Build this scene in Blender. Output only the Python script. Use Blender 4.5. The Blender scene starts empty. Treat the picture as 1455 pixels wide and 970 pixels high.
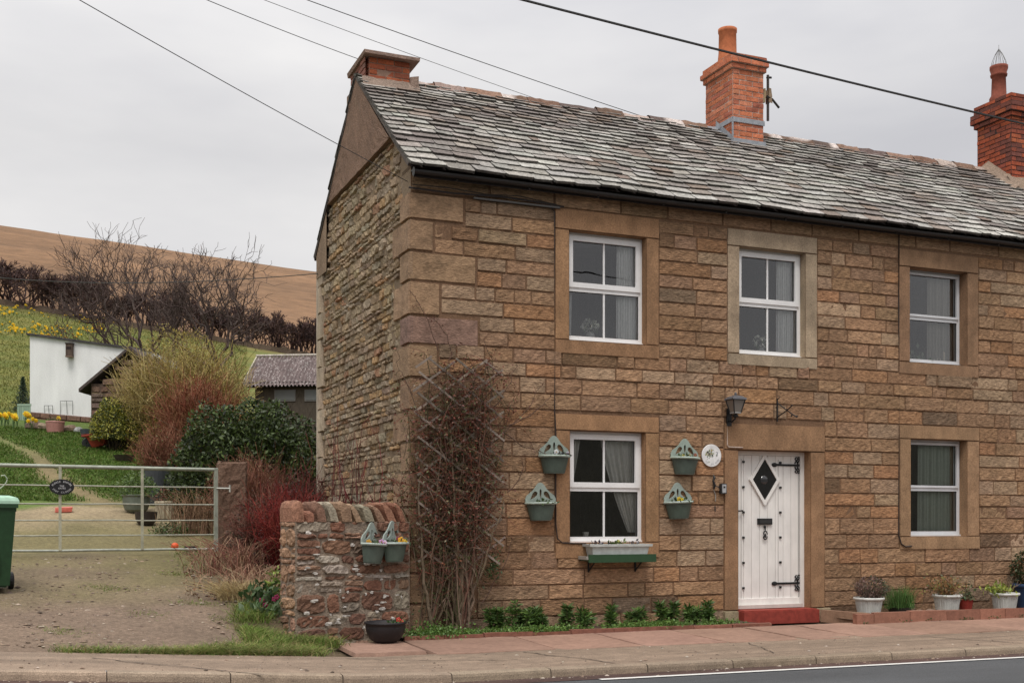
import bpy, math, random
import numpy as np
from mathutils import noise as mnoise, Vector
rad = math.radians
scene = bpy.context.scene
COL = scene.collection

# ------------------------------------------------------------------ camera
FP = 1640.0                                     # focal length in photo pixels (photo 1455 wide)
CAM = np.array((-3.96, -12.57, 1.28))
YAW = rad(22.5)
FW = np.array((math.sin(YAW), math.cos(YAW), 0)); RT = np.array((math.cos(YAW), -math.sin(YAW), 0))
cam_d = bpy.data.cameras.new('camera'); cam = bpy.data.objects.new('camera', cam_d); COL.objects.link(cam)
cam.location = CAM; cam.rotation_euler = (rad(90), 0, -YAW)
cam_d.sensor_width = 36; cam_d.sensor_fit = 'HORIZONTAL'; cam_d.lens = 36*FP/1455
cam_d.shift_y = 256/1455; cam_d.clip_start = .1; cam_d.clip_end = 3000
scene.camera = cam

# ------------------------------------------------------------------ sky, sun, exposure
SUN_EL, SUN_AZ = rad(62), rad(205)              # overcast: a broad soft sun behind the camera
world = bpy.data.worlds.new('World'); scene.world = world; world.use_nodes = True
nt = world.node_tree; nt.nodes.clear(); N = nt.nodes.new; L = nt.links.new
out = N('ShaderNodeOutputWorld'); bg = N('ShaderNodeBackground'); bg.inputs['Strength'].default_value = .1
sky = N('ShaderNodeTexSky'); sky.sky_type = 'NISHITA'; sky.sun_disc = False; sky.sun_elevation = SUN_EL; sky.sun_rotation = SUN_AZ
hs = N('ShaderNodeHueSaturation'); hs.inputs['Saturation'].default_value = .15; L(sky.outputs[0], hs.inputs['Color'])
tc = N('ShaderNodeTexCoord'); sep = N('ShaderNodeSeparateXYZ'); L(tc.outputs['Generated'], sep.inputs[0])
mp = N('ShaderNodeMapping'); mp.inputs['Scale'].default_value = (1, 1, 3.2); L(tc.outputs['Generated'], mp.inputs[0])
nz = N('ShaderNodeTexNoise'); nz.inputs['Scale'].default_value = 2.2; nz.inputs['Detail'].default_value = 5; nz.inputs['Roughness'].default_value = .5
L(mp.outputs[0], nz.inputs['Vector'])
cr = N('ShaderNodeValToRGB'); cr.color_ramp.elements[0].position = .3; cr.color_ramp.elements[1].position = .7
cr.color_ramp.elements[0].color = (5.6, 5.6, 5.9, 1); cr.color_ramp.elements[1].color = (8.3, 8.15, 8.05, 1); L(nz.outputs['Fac'], cr.inputs[0])
zr = N('ShaderNodeMapRange'); zr.inputs['From Min'].default_value = .3; zr.inputs['From Max'].default_value = 1; zr.inputs['To Min'].default_value = 1.0; zr.inputs['To Max'].default_value = 2.3
L(sep.outputs['Z'], zr.inputs['Value'])
vm = N('ShaderNodeVectorMath'); vm.operation = 'SCALE'; L(cr.outputs[0], vm.inputs[0]); L(zr.outputs[0], vm.inputs['Scale'])
mx = N('ShaderNodeMix'); mx.data_type = 'RGBA'; mx.inputs[0].default_value = .88
L(hs.outputs[0], mx.inputs[6]); L(vm.outputs[0], mx.inputs[7]); L(mx.outputs[2], bg.inputs['Color']); L(bg.outputs[0], out.inputs[0])
sd = bpy.data.lights.new('sun', 'SUN'); sd.energy = 1.7; sd.angle = rad(20); sd.color = (1, .96, .9)
so = bpy.data.objects.new('sun', sd); COL.objects.link(so); so.rotation_euler = (rad(90)-SUN_EL, 0, rad(180)-SUN_AZ+0)
so.location = (0, 0, 40)
vs = scene.view_settings; vs.view_transform = 'Standard'; vs.look = 'None'; vs.gamma = 1; vs.exposure = 0.12; vs.use_curve_mapping = False

# ------------------------------------------------------------------ helpers
rng = np.random.default_rng(7); random.seed(7)
def ray(u): return FW + (u-727)/FP*RT
def at(u, v, d):                                 # photo pixel + depth -> a point in the world
    p = CAM + ray(u)*d; p = p.copy(); p[2] = CAM[2] + (741-v)/FP*d; return p
def on_y(u, v, y):
    d = ray(u); return at(u, v, (y-CAM[1])/d[1])
def sstep(a, b, x):
    t = np.clip((x-a)/(b-a), 0, 1); return t*t*(3-2*t)

class MB:
    def __init__(s): s.v = []; s.c = []; s.f = []; s.n = 0
    def add(s, verts, faces, col):
        verts = np.asarray(verts, float).reshape(-1, 3); faces = np.asarray(faces, int)
        col = np.asarray(col, float)
        if col.ndim == 1: col = np.tile(col, (len(verts), 1))
        s.v.append(verts); s.c.append(col); s.f.append(faces+s.n); s.n += len(verts)
    def box(s, x0, x1, y0, y1, z0, z1, col, jit=0):
        v = np.array([(x, y, z) for x in (x0, x1) for y in (y0, y1) for z in (z0, z1)], float)
        if jit: v += rng.normal(0, jit, v.shape)
        v = v[[0,1,3,2, 4,6,7,5, 0,4,5,1, 2,3,7,6, 0,2,6,4, 1,5,7,3]]
        s.add(v, np.arange(24).reshape(6, 4), col)
    def obox(s, c, ax, ay, az, col):             # oriented box: centre and three half-axes
        c = np.asarray(c, float); A = [np.asarray(a, float) for a in (ax, ay, az)]
        v = np.array([c+i*A[0]+j*A[1]+k*A[2] for i in (-1, 1) for j in (-1, 1) for k in (-1, 1)])
        v = v[[0,1,3,2, 4,6,7,5, 0,4,5,1, 2,3,7,6, 0,2,6,4, 1,5,7,3]]
        s.add(v, np.arange(24).reshape(6, 4), col)
    def bar(s, a, b, w, t, col, up=(0, 0, 1)):
        a = np.asarray(a, float); b = np.asarray(b, float); d = b-a; l = np.linalg.norm(d); d /= l
        up = np.asarray(up, float); up = np.array((1., 0, 0)) if abs(np.dot(d, up)) > .99 else up; sx = np.cross(d, up); sx /= np.linalg.norm(sx); uz = np.cross(sx, d)
        s.obox((a+b)/2, d*l/2, sx*t/2, uz*w/2, col)
    def tube(s, pts, r, col, k=4, col2=None):
        pts = np.asarray(pts, float); m = len(pts); r = np.broadcast_to(np.asarray(r, float), (m,))
        t = np.gradient(pts, axis=0); t /= np.linalg.norm(t, axis=1)[:, None]+1e-9
        ref = np.array((0, 0, 1.)) if abs(t[:, 2]).mean() < .8 else np.array((1., 0, 0))
        a = np.cross(t, ref); a /= np.linalg.norm(a, axis=1)[:, None]+1e-9; b = np.cross(t, a)
        th = np.arange(k)*2*math.pi/k
        ring = pts[:, None] + r[:, None, None]*(np.cos(th)[None, :, None]*a[:, None]+np.sin(th)[None, :, None]*b[:, None])
        i = np.arange(m-1)[:, None]*k; j = np.arange(k)[None]; j2 = (j+1) % k
        f = np.stack((i+j, i+j2, i+k+j2, i+k+j), -1).reshape(-1, 4)
        col = np.asarray(col, float)
        if col2 is not None:
            w = np.linspace(0, 1, m)[:, None]; cc = np.repeat(col*(1-w)+np.asarray(col2)*w, k, axis=0)
        else: cc = col
        base = s.n
        s.add(ring.reshape(-1, 3), f, cc)
        if k >= 5:
            for e, rr in ((0, 0), (m-1, 1)):
                c = ring[e]; v = np.vstack((c, pts[e][None]))
                idx = np.arange(k); g = np.stack((idx, (idx+1) % k, np.full(k, k)), 1)
                s.add(v, g, cc if cc.ndim == 1 else cc[0 if e == 0 else -1])
    def lathe(s, prof, col, seg=28, o=(0, 0, 0), flute=0, nf=0, cap=True, sx=1, sy=1):
        prof = np.asarray(prof, float); m = len(prof); th = np.arange(seg)*2*math.pi/seg
        rr = prof[:, 0][:, None]*(1+flute*(np.sign(np.cos(nf*th)) if nf else 0*th)[None])
        v = np.stack((rr*np.cos(th)*sx, rr*np.sin(th)*sy, np.repeat(prof[:, 1][:, None], seg, 1)), -1)+np.asarray(o)
        i = np.arange(m-1)[:, None]*seg; j = np.arange(seg)[None]; j2 = (j+1) % seg
        s.add(v.reshape(-1, 3), np.stack((i+j, i+j2, i+seg+j2, i+seg+j), -1).reshape(-1, 4), col)
    def disc(s, c, r, col, seg=24, n='z', ry=None):
        th = np.arange(seg)*2*math.pi/seg; ry = r if ry is None else ry
        a = np.zeros((seg, 3)); i, j = {'z': (0, 1), 'y': (0, 2), 'x': (1, 2)}[n]
        a[:, i] = r*np.cos(th); a[:, j] = ry*np.sin(th); v = np.vstack((a+np.asarray(c), np.asarray(c)[None]))
        idx = np.arange(seg); s.add(v, np.stack((idx, (idx+1) % seg, np.full(seg, seg)), 1), col)
    def ball(s, c, r, col, seg=12, jit=0, sc=(1, 1, 1)):
        m = seg//2+1; ph = np.linspace(0, math.pi, m); th = np.arange(seg)*2*math.pi/seg
        v = np.stack((np.sin(ph)[:, None]*np.cos(th), np.sin(ph)[:, None]*np.sin(th), np.repeat(np.cos(ph)[:, None], seg, 1)), -1)
        v = v*np.asarray(sc)*r
        if jit: v *= 1+rng.normal(0, jit, v.shape[:2])[..., None]
        v[0] = v[0].mean(0); v[-1] = v[-1].mean(0)
        i = np.arange(m-1)[:, None]*seg; j = np.arange(seg)[None]; j2 = (j+1) % seg
        s.add(v.reshape(-1, 3)+np.asarray(c), np.stack((i+j, i+j2, i+seg+j2, i+seg+j), -1).reshape(-1, 4), col)
    def sheet(s, P, col):                        # P: (m,n,3) grid of points
        P = np.asarray(P, float); m, n = P.shape[:2]
        i = np.arange(m-1)[:, None]*n; j = np.arange(n-1)[None]
        col = np.asarray(col, float)
        if col.ndim == 3: col = col.reshape(-1, 3)
        s.add(P.reshape(-1, 3), np.stack((i+j, i+j+1, i+n+j+1, i+n+j), -1).reshape(-1, 4), col)
    def leaves(s, P, size, cols, asp=.5, up=.3, fold=True, axis=None):
        P = np.asarray(P, float); n = len(P)
        if n == 0: return
        size = np.broadcast_to(np.asarray(size, float), (n,))
        d = rng.normal(size=(n, 3)) if axis is None else np.asarray(axis)+rng.normal(0, .45, (n, 3))
        d[:, 2] += up; d /= np.linalg.norm(d, axis=1)[:, None]
        a = np.cross(d, rng.normal(size=(n, 3))); a /= np.linalg.norm(a, axis=1)[:, None]
        h = size[:, None]
        v = np.stack((P, P+d*h*.5+a*h*asp*.5, P+d*h, P+d*h*.5-a*h*asp*.5), 1)
        s.add(v.reshape(-1, 3), np.arange(4*n).reshape(n, 4), np.repeat(np.asarray(cols, float), 4, axis=0))
    def blades(s, P, h, w, cols, lean=.4):
        P = np.asarray(P, float); n = len(P); h = np.broadcast_to(h, (n,))[:, None]
        th = rng.uniform(0, 2*math.pi, n); a = np.stack((np.cos(th), np.sin(th), 0*th), 1)*w/2
        l = rng.normal(0, lean, (n, 3)); l[:, 2] = 1; l2 = l.copy(); l2[:, :2] *= 1.9
        v = np.stack((P-a, P+a, P+a*.7+l*h*.55, P-a*.7+l*h*.55), 1)
        v2 = np.stack((P-a*.7+l*h*.55, P+a*.7+l*h*.55, P+l2*h*.9), 1)
        c = np.asarray(cols, float)
        s.add(v.reshape(-1, 3), np.arange(4*n).reshape(n, 4), np.repeat(c, 4, axis=0))
        s.add(v2.reshape(-1, 3), np.arange(3*n).reshape(n, 3), np.repeat(c*1.15, 3, axis=0))
    def build(s, name, mat, parent=None, smooth=False, loc=None):
        me = bpy.data.meshes.new(name)
        V = np.vstack(s.v); C = np.vstack(s.c)
        nl = sum(f.size for f in s.f); nf = sum(len(f) for f in s.f)
        li = np.concatenate([f.ravel() for f in s.f]); lt = np.concatenate([np.full(len(f), f.shape[1]) for f in s.f])
        me.vertices.add(len(V)); me.vertices.foreach_set('co', V.astype(np.float32).ravel())
        me.loops.add(nl); me.loops.foreach_set('vertex_index', li.astype(np.int32))
        me.polygons.add(nf); ls = np.concatenate(([0], np.cumsum(lt)[:-1]))
        me.polygons.foreach_set('loop_start', ls.astype(np.int32)); me.polygons.foreach_set('loop_total', lt.astype(np.int32))
        me.polygons.foreach_set('use_smooth', np.full(nf, smooth))
        me.update(calc_edges=True); me.validate()
        ca = me.color_attributes.new('Col', 'FLOAT_COLOR', 'POINT')
        ca.data.foreach_set('color', np.hstack((np.clip(C, 0, 1), np.ones((len(C), 1)))).astype(np.float32).ravel())
        me.materials.append(mat)
        o = bpy.data.objects.new(name, me); COL.objects.link(o)
        if parent is not None: o.parent = parent
        if loc is not None: o.location = loc
        return o

def vmat(name, rough=.85, noises=((30, .25, 4, (1, 1, 1)),), bump=(60, .004, (1, 1, 1)), spec=.3, metal=0, trans=0, coat=0):
    m = bpy.data.materials.new(name); m.use_nodes = True; t = m.node_tree; t.nodes.clear()
    o = t.nodes.new('ShaderNodeOutputMaterial'); p = t.nodes.new('ShaderNodeBsdfPrincipled')
    at_ = t.nodes.new('ShaderNodeAttribute'); at_.attribute_name = 'Col'; tcn = t.nodes.new('ShaderNodeTexCoord')
    cur = at_.outputs['Color']
    for (sc, amp, det, st) in noises:
        mpn = t.nodes.new('ShaderNodeMapping'); mpn.inputs['Scale'].default_value = st; t.links.new(tcn.outputs['Object'], mpn.inputs[0])
        n = t.nodes.new('ShaderNodeTexNoise'); n.inputs['Scale'].default_value = sc; n.inputs['Detail'].default_value = det; n.inputs['Roughness'].default_value = .6
        t.links.new(mpn.outputs[0], n.inputs['Vector'])
        mr = t.nodes.new('ShaderNodeMapRange'); mr.inputs['From Min'].default_value = .3; mr.inputs['From Max'].default_value = .7
        mr.inputs['To Min'].default_value = 1-amp; mr.inputs['To Max'].default_value = 1+amp; mr.clamp = True
        t.links.new(n.outputs['Fac'], mr.inputs['Value'])
        v = t.nodes.new('ShaderNodeVectorMath'); v.operation = 'SCALE'; t.links.new(cur, v.inputs[0]); t.links.new(mr.outputs[0], v.inputs['Scale']); cur = v.outputs[0]
    t.links.new(cur, p.inputs['Base Color']); p.inputs['Roughness'].default_value = rough
    p.inputs['Specular IOR Level'].default_value = spec; p.inputs['Metallic'].default_value = metal
    if coat: p.inputs['Coat Weight'].default_value = coat
    if bump:
        sc, dist, st = bump
        mpn = t.nodes.new('ShaderNodeMapping'); mpn.inputs['Scale'].default_value = st; t.links.new(tcn.outputs['Object'], mpn.inputs[0])
        n = t.nodes.new('ShaderNodeTexNoise'); n.inputs['Scale'].default_value = sc; n.inputs['Detail'].default_value = 5; t.links.new(mpn.outputs[0], n.inputs['Vector'])
        b = t.nodes.new('ShaderNodeBump'); b.inputs['Strength'].default_value = 1; b.inputs['Distance'].default_value = dist
        t.links.new(n.outputs['Fac'], b.inputs['Height']); t.links.new(b.outputs[0], p.inputs['Normal'])
    sh = p.outputs[0]
    if trans:
        tr = t.nodes.new('ShaderNodeBsdfTranslucent'); t.links.new(cur, tr.inputs['Color'])
        mxs = t.nodes.new('ShaderNodeMixShader'); mxs.inputs[0].default_value = trans
        t.links.new(p.outputs[0], mxs.inputs[1]); t.links.new(tr.outputs[0], mxs.inputs[2]); sh = mxs.outputs[0]
    t.links.new(sh, o.inputs['Surface'])
    return m
M = {
 'ashlar': vmat('tooled_sandstone', .9, ((7, .2, 4, (1, 1, 2)), (20, .5, 6, (.8, 1, 4.2)), (75, .2, 3, (1, 1, 2)), (.9, .2, 5, (1, 1, 1))), (30, .018, (.8, 1, 3.6))),
 'quoin': vmat('quoin_sandstone', .92, ((7, .22, 4, (1, 1, 1)), (24, .3, 5, (1, 1, 2.4)), (1.5, .12, 2, (1, 1, 1))), (38, .010, (1, 1, 2))),
 'dressed': vmat('dressed_sandstone', .9, ((5, .24, 6, (1, 1, .6)), (55, .26, 3, (1, 1, 1)), (1.5, .16, 3, (1, 1, 1))), (70, .004, (1, 1, 1))),
 'rubble': vmat('rubble_stone', .93, ((22, .32, 5, (1, 1, 1)), (70, .2, 3, (1, 1, 1))), (45, .015, (1, 1, 1))),
 'mortar': vmat('lime_mortar', .95, ((40, .3, 4, (1, 1, 1)),), (60, .008, (1, 1, 1))),
 'render': vmat('roughcast_render', .95, ((60, .45, 4, (1, 1, 1)), (3, .15, 3, (1, 1, 1))), (70, .012, (1, 1, 1))),
 'slate': vmat('stone_slate', .85, ((28, .42, 5, (1, 1, 1)), (4.5, .22, 5, (1, 1, 1))), (40, .006, (1, 1, 1))),
 'brick': vmat('brick', .88, ((40, .25, 4, (1, 1, 1)), (9, .2, 3, (1, 1, 1))), (80, .004, (1, 1, 1))),
 'upvc': vmat('white_plastic', .38, ((3, .07, 4, (1, 1, 1)), (40, .03, 2, (1, 1, 1))), None, .5),
 'paint': vmat('painted_wood', .45, ((12, .06, 3, (1, 1, .2)), (2.5, .07, 4, (1, 1, 1))), (60, .0012, (1, 1, .1)), .45),
 'black': vmat('black_iron', .5, ((40, .2, 3, (1, 1, 1)),), (80, .001, (1, 1, 1)), .4),
 'plastic': vmat('moulded_plastic', .5, ((14, .16, 4, (1, 1, 1)),), (60, .0015, (1, 1, 1)), .4),
 'clay': vmat('terracotta', .85, ((16, .22, 4, (1, 1, 1)),), (60, .002, (1, 1, 1))),
 'metal': vmat('galvanised_steel', .6, ((12, .22, 4, (1, 1, 1)),), (60, .001, (1, 1, 1)), .5, .35),
 'wood': vmat('weathered_wood', .9, ((20, .3, 4, (1, 1, .3)),), (50, .003, (1, 1, .2))),
 'leaf': vmat('leaves', .5, ((6, .2, 2, (1, 1, 1)),), None, .45, trans=.22),
 'twig': vmat('twigs', .8, ((15, .25, 2, (1, 1, 1)),), None, .2),
 'grass': vmat('grass_blades', .7, ((2, .2, 3, (1, 1, 1)),), None, .25, trans=.2),
 'cloth': vmat('curtain_cloth', .9, ((30, .06, 2, (1, 1, 1)),), None, .1, trans=.1),
 'ground': vmat('ground_soil', .95, ((1.1, .18, 5, (1, 1, 1)), (18, .3, 6, (1, 1, 1)), (90, .3, 2, (1, 1, 1))), (45, .02, (1, 1, 1))),
 'moor': vmat('moorland', .97, ((.03, .22, 6, (1, 1.6, 1)), (.5, .25, 6, (1, 1, 1)), (6, .2, 3, (1, 1, 1))), (1.5, .25, (1, 1, 1))),
 'asphalt': vmat('asphalt', .85, ((.9, .2, 5, (.3, 1.5, 1)), (160, .45, 2, (1, 1, 1))), (180, .006, (1, 1, 1))),
 'paving': vmat('paving', .92, ((1.1, .26, 6, (.16, 3.6, 1)), (7, .16, 5, (1, 1, 1)), (120, .4, 2, (1, 1, 1))), (110, .006, (1, 1, 1))),
 'flag': vmat('red_flagstone', .9, ((1.6, .16, 5, (1, 1, 1)), (14, .16, 5, (1, 1, 1)), (90, .12, 2, (1, 1, 1))), (60, .004, (1, 1, 1))),
 'line': vmat('road_paint', .8, ((30, .12, 4, (1, 1, 1)),), (60, .002, (1, 1, 1))),
 'limewash': vmat('white_render', .9, ((2.2, .10, 5, (1, 1, .25)), (30, .05, 3, (1, 1, 1))), (30, .006, (1, 1, 1))),
}
def glass(name, refl=1.6, tint=(.8, .84, .85)):
    m = bpy.data.materials.new(name); m.use_nodes = True; t = m.node_tree; t.nodes.clear()
    o = t.nodes.new('ShaderNodeOutputMaterial'); tr = t.nodes.new('ShaderNodeBsdfTransparent'); tr.inputs[0].default_value = (*tint, 1)
    g = t.nodes.new('ShaderNodeBsdfGlossy'); g.inputs['Roughness'].default_value = .01; g.inputs['Color'].default_value = (1, 1, 1, 1)
    f = t.nodes.new('ShaderNodeFresnel'); f.inputs[0].default_value = 1.5
    mu = t.nodes.new('ShaderNodeMath'); mu.operation = 'MULTIPLY'; mu.inputs[1].default_value = refl; mu.use_clamp = True
    n = t.nodes.new('ShaderNodeTexNoise'); n.inputs['Scale'].default_value = 1.3; b = t.nodes.new('ShaderNodeBump'); b.inputs['Distance'].default_value = .004
    tcn = t.nodes.new('ShaderNodeTexCoord'); t.links.new(tcn.outputs['Object'], n.inputs['Vector']); t.links.new(n.outputs['Fac'], b.inputs['Height']); t.links.new(b.outputs[0], g.inputs['Normal'])
    ms = t.nodes.new('ShaderNodeMixShader'); t.links.new(f.outputs[0], mu.inputs[0]); t.links.new(mu.outputs[0], ms.inputs[0])
    t.links.new(tr.outputs[0], ms.inputs[1]); t.links.new(g.outputs[0], ms.inputs[2]); t.links.new(ms.outputs[0], o.inputs[0])
    return m
M['glass'] = glass('window_glass', 2.5, (.97, .98, .98))

def tag(o, label=None, cat=None, group=None, kind=None):
    if label: o['label'] = label
    if cat: o['category'] = cat
    if group: o['group'] = group
    if kind: o['kind'] = kind
    return o
def thing(name, label, cat, loc=(0, 0, 0), rz=0, group=None):
    o = bpy.data.objects.new(name, None); COL.objects.link(o); o.location = loc; o.rotation_euler = (0, 0, rz)
    o.empty_display_size = .1
    return tag(o, label, cat, group)
def copy_thing(src, loc, rz=0, label=None, scale=None):
    r = src.copy(); COL.objects.link(r); r.location = loc; r.rotation_euler = (0, 0, rz)
    if scale: r.scale = (scale,)*3
    if label: r['label'] = label
    for ch in list(src.children):
        c = ch.copy(); COL.objects.link(c); c.parent = r
        for g in ch.children:
            d = g.copy(); COL.objects.link(d); d.parent = c
    return r
def var(c, a=.12, n=None):                       # a colour, varied a little
    c = np.asarray(c, float)
    if n is None: return np.clip(c*(1+rng.normal(0, a))*(1+rng.normal(0, a*.13, 3)), 0, 1)
    return np.clip(c*(1+rng.normal(0, a, (n, 1)))*(1+rng.normal(0, a*.16, (n, 3))), 0, 1)
def pick(cols, n, a=.15, p=None):
    cols = np.asarray(cols, float); i = rng.choice(len(cols), n, p=p); return np.clip(cols[i]*(1+rng.normal(0, a, (n, 1))), 0, 1)
def flat2d(outlines, depth, cyclic=True):        # filled outline(s) in XZ with holes -> verts, tris (thickness along Y)
    cu = bpy.data.curves.new('c', 'CURVE'); cu.dimensions = '2D'; cu.fill_mode = 'BOTH'; cu.extrude = depth/2
    for ol in outlines:
        sp = cu.splines.new('POLY'); sp.points.add(len(ol)-1); sp.use_cyclic_u = True
        for p, q in zip(sp.points, ol): p.co = (q[0], q[1], 0, 1)
    return curve_tris(cu)
def curve_tris(cu):
    o = bpy.data.objects.new('c', cu); COL.objects.link(o); dg = bpy.context.evaluated_depsgraph_get(); dg.update()
    e = o.evaluated_get(dg); me = e.to_mesh(); me.calc_loop_triangles()
    V = np.array([v.co[:] for v in me.vertices]).reshape(-1, 3); T = np.array([t.vertices[:] for t in me.loop_triangles]).reshape(-1, 3)
    e.to_mesh_clear(); bpy.data.objects.remove(o); bpy.data.curves.remove(cu)
    V = V[:, [0, 2, 1]] if len(V) else V         # (x, y=depth, z=up)
    return V, T
def text_tris(body, size, depth=.001):
    cu = bpy.data.curves.new('t', 'FONT'); cu.body = body; cu.size = size; cu.extrude = depth; cu.align_x = 'CENTER'; cu.align_y = 'CENTER'; cu.resolution_u = 2
    V, T = curve_tris(cu); return V, T
def arc_text(mb, body, size, cx, cz, rx, rz, a0, a1, y, col, flip=False):
    for i, ch in enumerate(body):
        if ch == ' ': continue
        a = a0+(a1-a0)*(i+.5)/len(body); V, T = text_tris(ch, size)
        if len(V) == 0: continue
        rot = math.atan2(rz*math.cos(a), -rx*math.sin(a)) + (0 if flip else math.pi)
        if math.cos(rot) < 0: rot += math.pi
        c, s_ = math.cos(rot), math.sin(rot)
        X = V[:, 0]*c-V[:, 2]*s_; Z = V[:, 0]*s_+V[:, 2]*c
        mb.add(np.stack((X+cx+rx*math.cos(a), V[:, 1]+y, Z+cz+rz*math.sin(a)), 1), T, col)

# stone block in a plane: origin o, axes ux (along), uz (up), n (out of the wall)
def block(mb, o, ux, uz, n, w, h, dep, col, cell=.07, amp=.004, rnd=0., edge=.012, back=.02):
    nx = max(3, int(w/cell)+2); nz_ = max(3, int(h/cell)+2); e = min(edge, w*.25, h*.25)
    s = np.concatenate(([0], np.linspace(e, w-e, nx-1), [w])); t = np.concatenate(([0], np.linspace(e, h-e, nz_-1), [h]))
    S, T = np.meshgrid(s, t, indexing='ij'); S = S.copy(); T = T.copy()
    if rnd:
        cs, ct = (S/w-.5)*2, (T/h-.5)*2; q = np.abs(cs)**3*np.abs(ct)**3
        S -= cs*q*w*.5*rnd; T -= ct*q*h*.5*rnd
        S += rng.normal(0, .006*rnd*3, S.shape); T += rng.normal(0, .005*rnd*3, T.shape)
        sk = rng.normal(0, min(.12*h, .02)); T += sk*(S/w-.5); 
    D = np.full(S.shape, dep)+rng.normal(0, amp, S.shape)+rng.normal(0, amp)+(S/w-.5)*rng.normal(0, amp)*2
    D[0, :] = D[-1, :] = -back; D[:, 0] = D[:, -1] = -back
    P = np.asarray(o, float)+S[..., None]*np.asarray(ux)+T[..., None]*np.asarray(uz)+D[..., None]*np.asarray(n)
    mb.sheet(P, col)

# ------------------------------------------------------------------ ground heights
def yhedge(x): return 75-.43*(np.clip(x, -45, 40)+6)
PY = [-400, -1.75, 1.3, 3.9, 5.2, 9.5, 14.9, 20.3, 25.3]; PZ = [-.02, -.02, .40, .82, .88, 1.63, 2.61, 3.59, 4.5]
def height(x, y):
    x = np.asarray(x, float); y = np.asarray(y, float)
    xa = np.where(y < -.3, -2.5, -1.0); xb = np.where(y < -.3, -1.2, .3)
    w = 1-sstep(xa, xb, x)*(1-sstep(4.6, 8.5, y))
    z = np.interp(y, PY, PZ)
    E_ = 16.4-.19*(np.clip(x, -45, 40)+6); yh = yhedge(x); T_ = 78.4-.056*(np.clip(x, -150, 150)+12)
    z = np.where(y > 25.3, 4.5+(E_-4.5)*np.clip((y-25.3)/(yh-25.3), 0, 1), z)
    q = np.clip((y-yh)/(320-yh), 0, 1.3); z = np.where(y > yh, E_+(T_-E_)*(q*1.12-.12*q*q), z)
    z = z*w + .06*np.clip(-1-x, 0, 8)*np.interp(y, [-1.75, 1.3, 3.9], [1, .6, 0])
    z = z-.022*np.clip(-.64-y, 0, 2.6)
    return z
def gz(x, y): return float(height(x, y))
def fbm(x, y, s, seed=0): return mnoise.fractal(Vector((x*s, y*s, seed)), 1, 2, 4)

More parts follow.
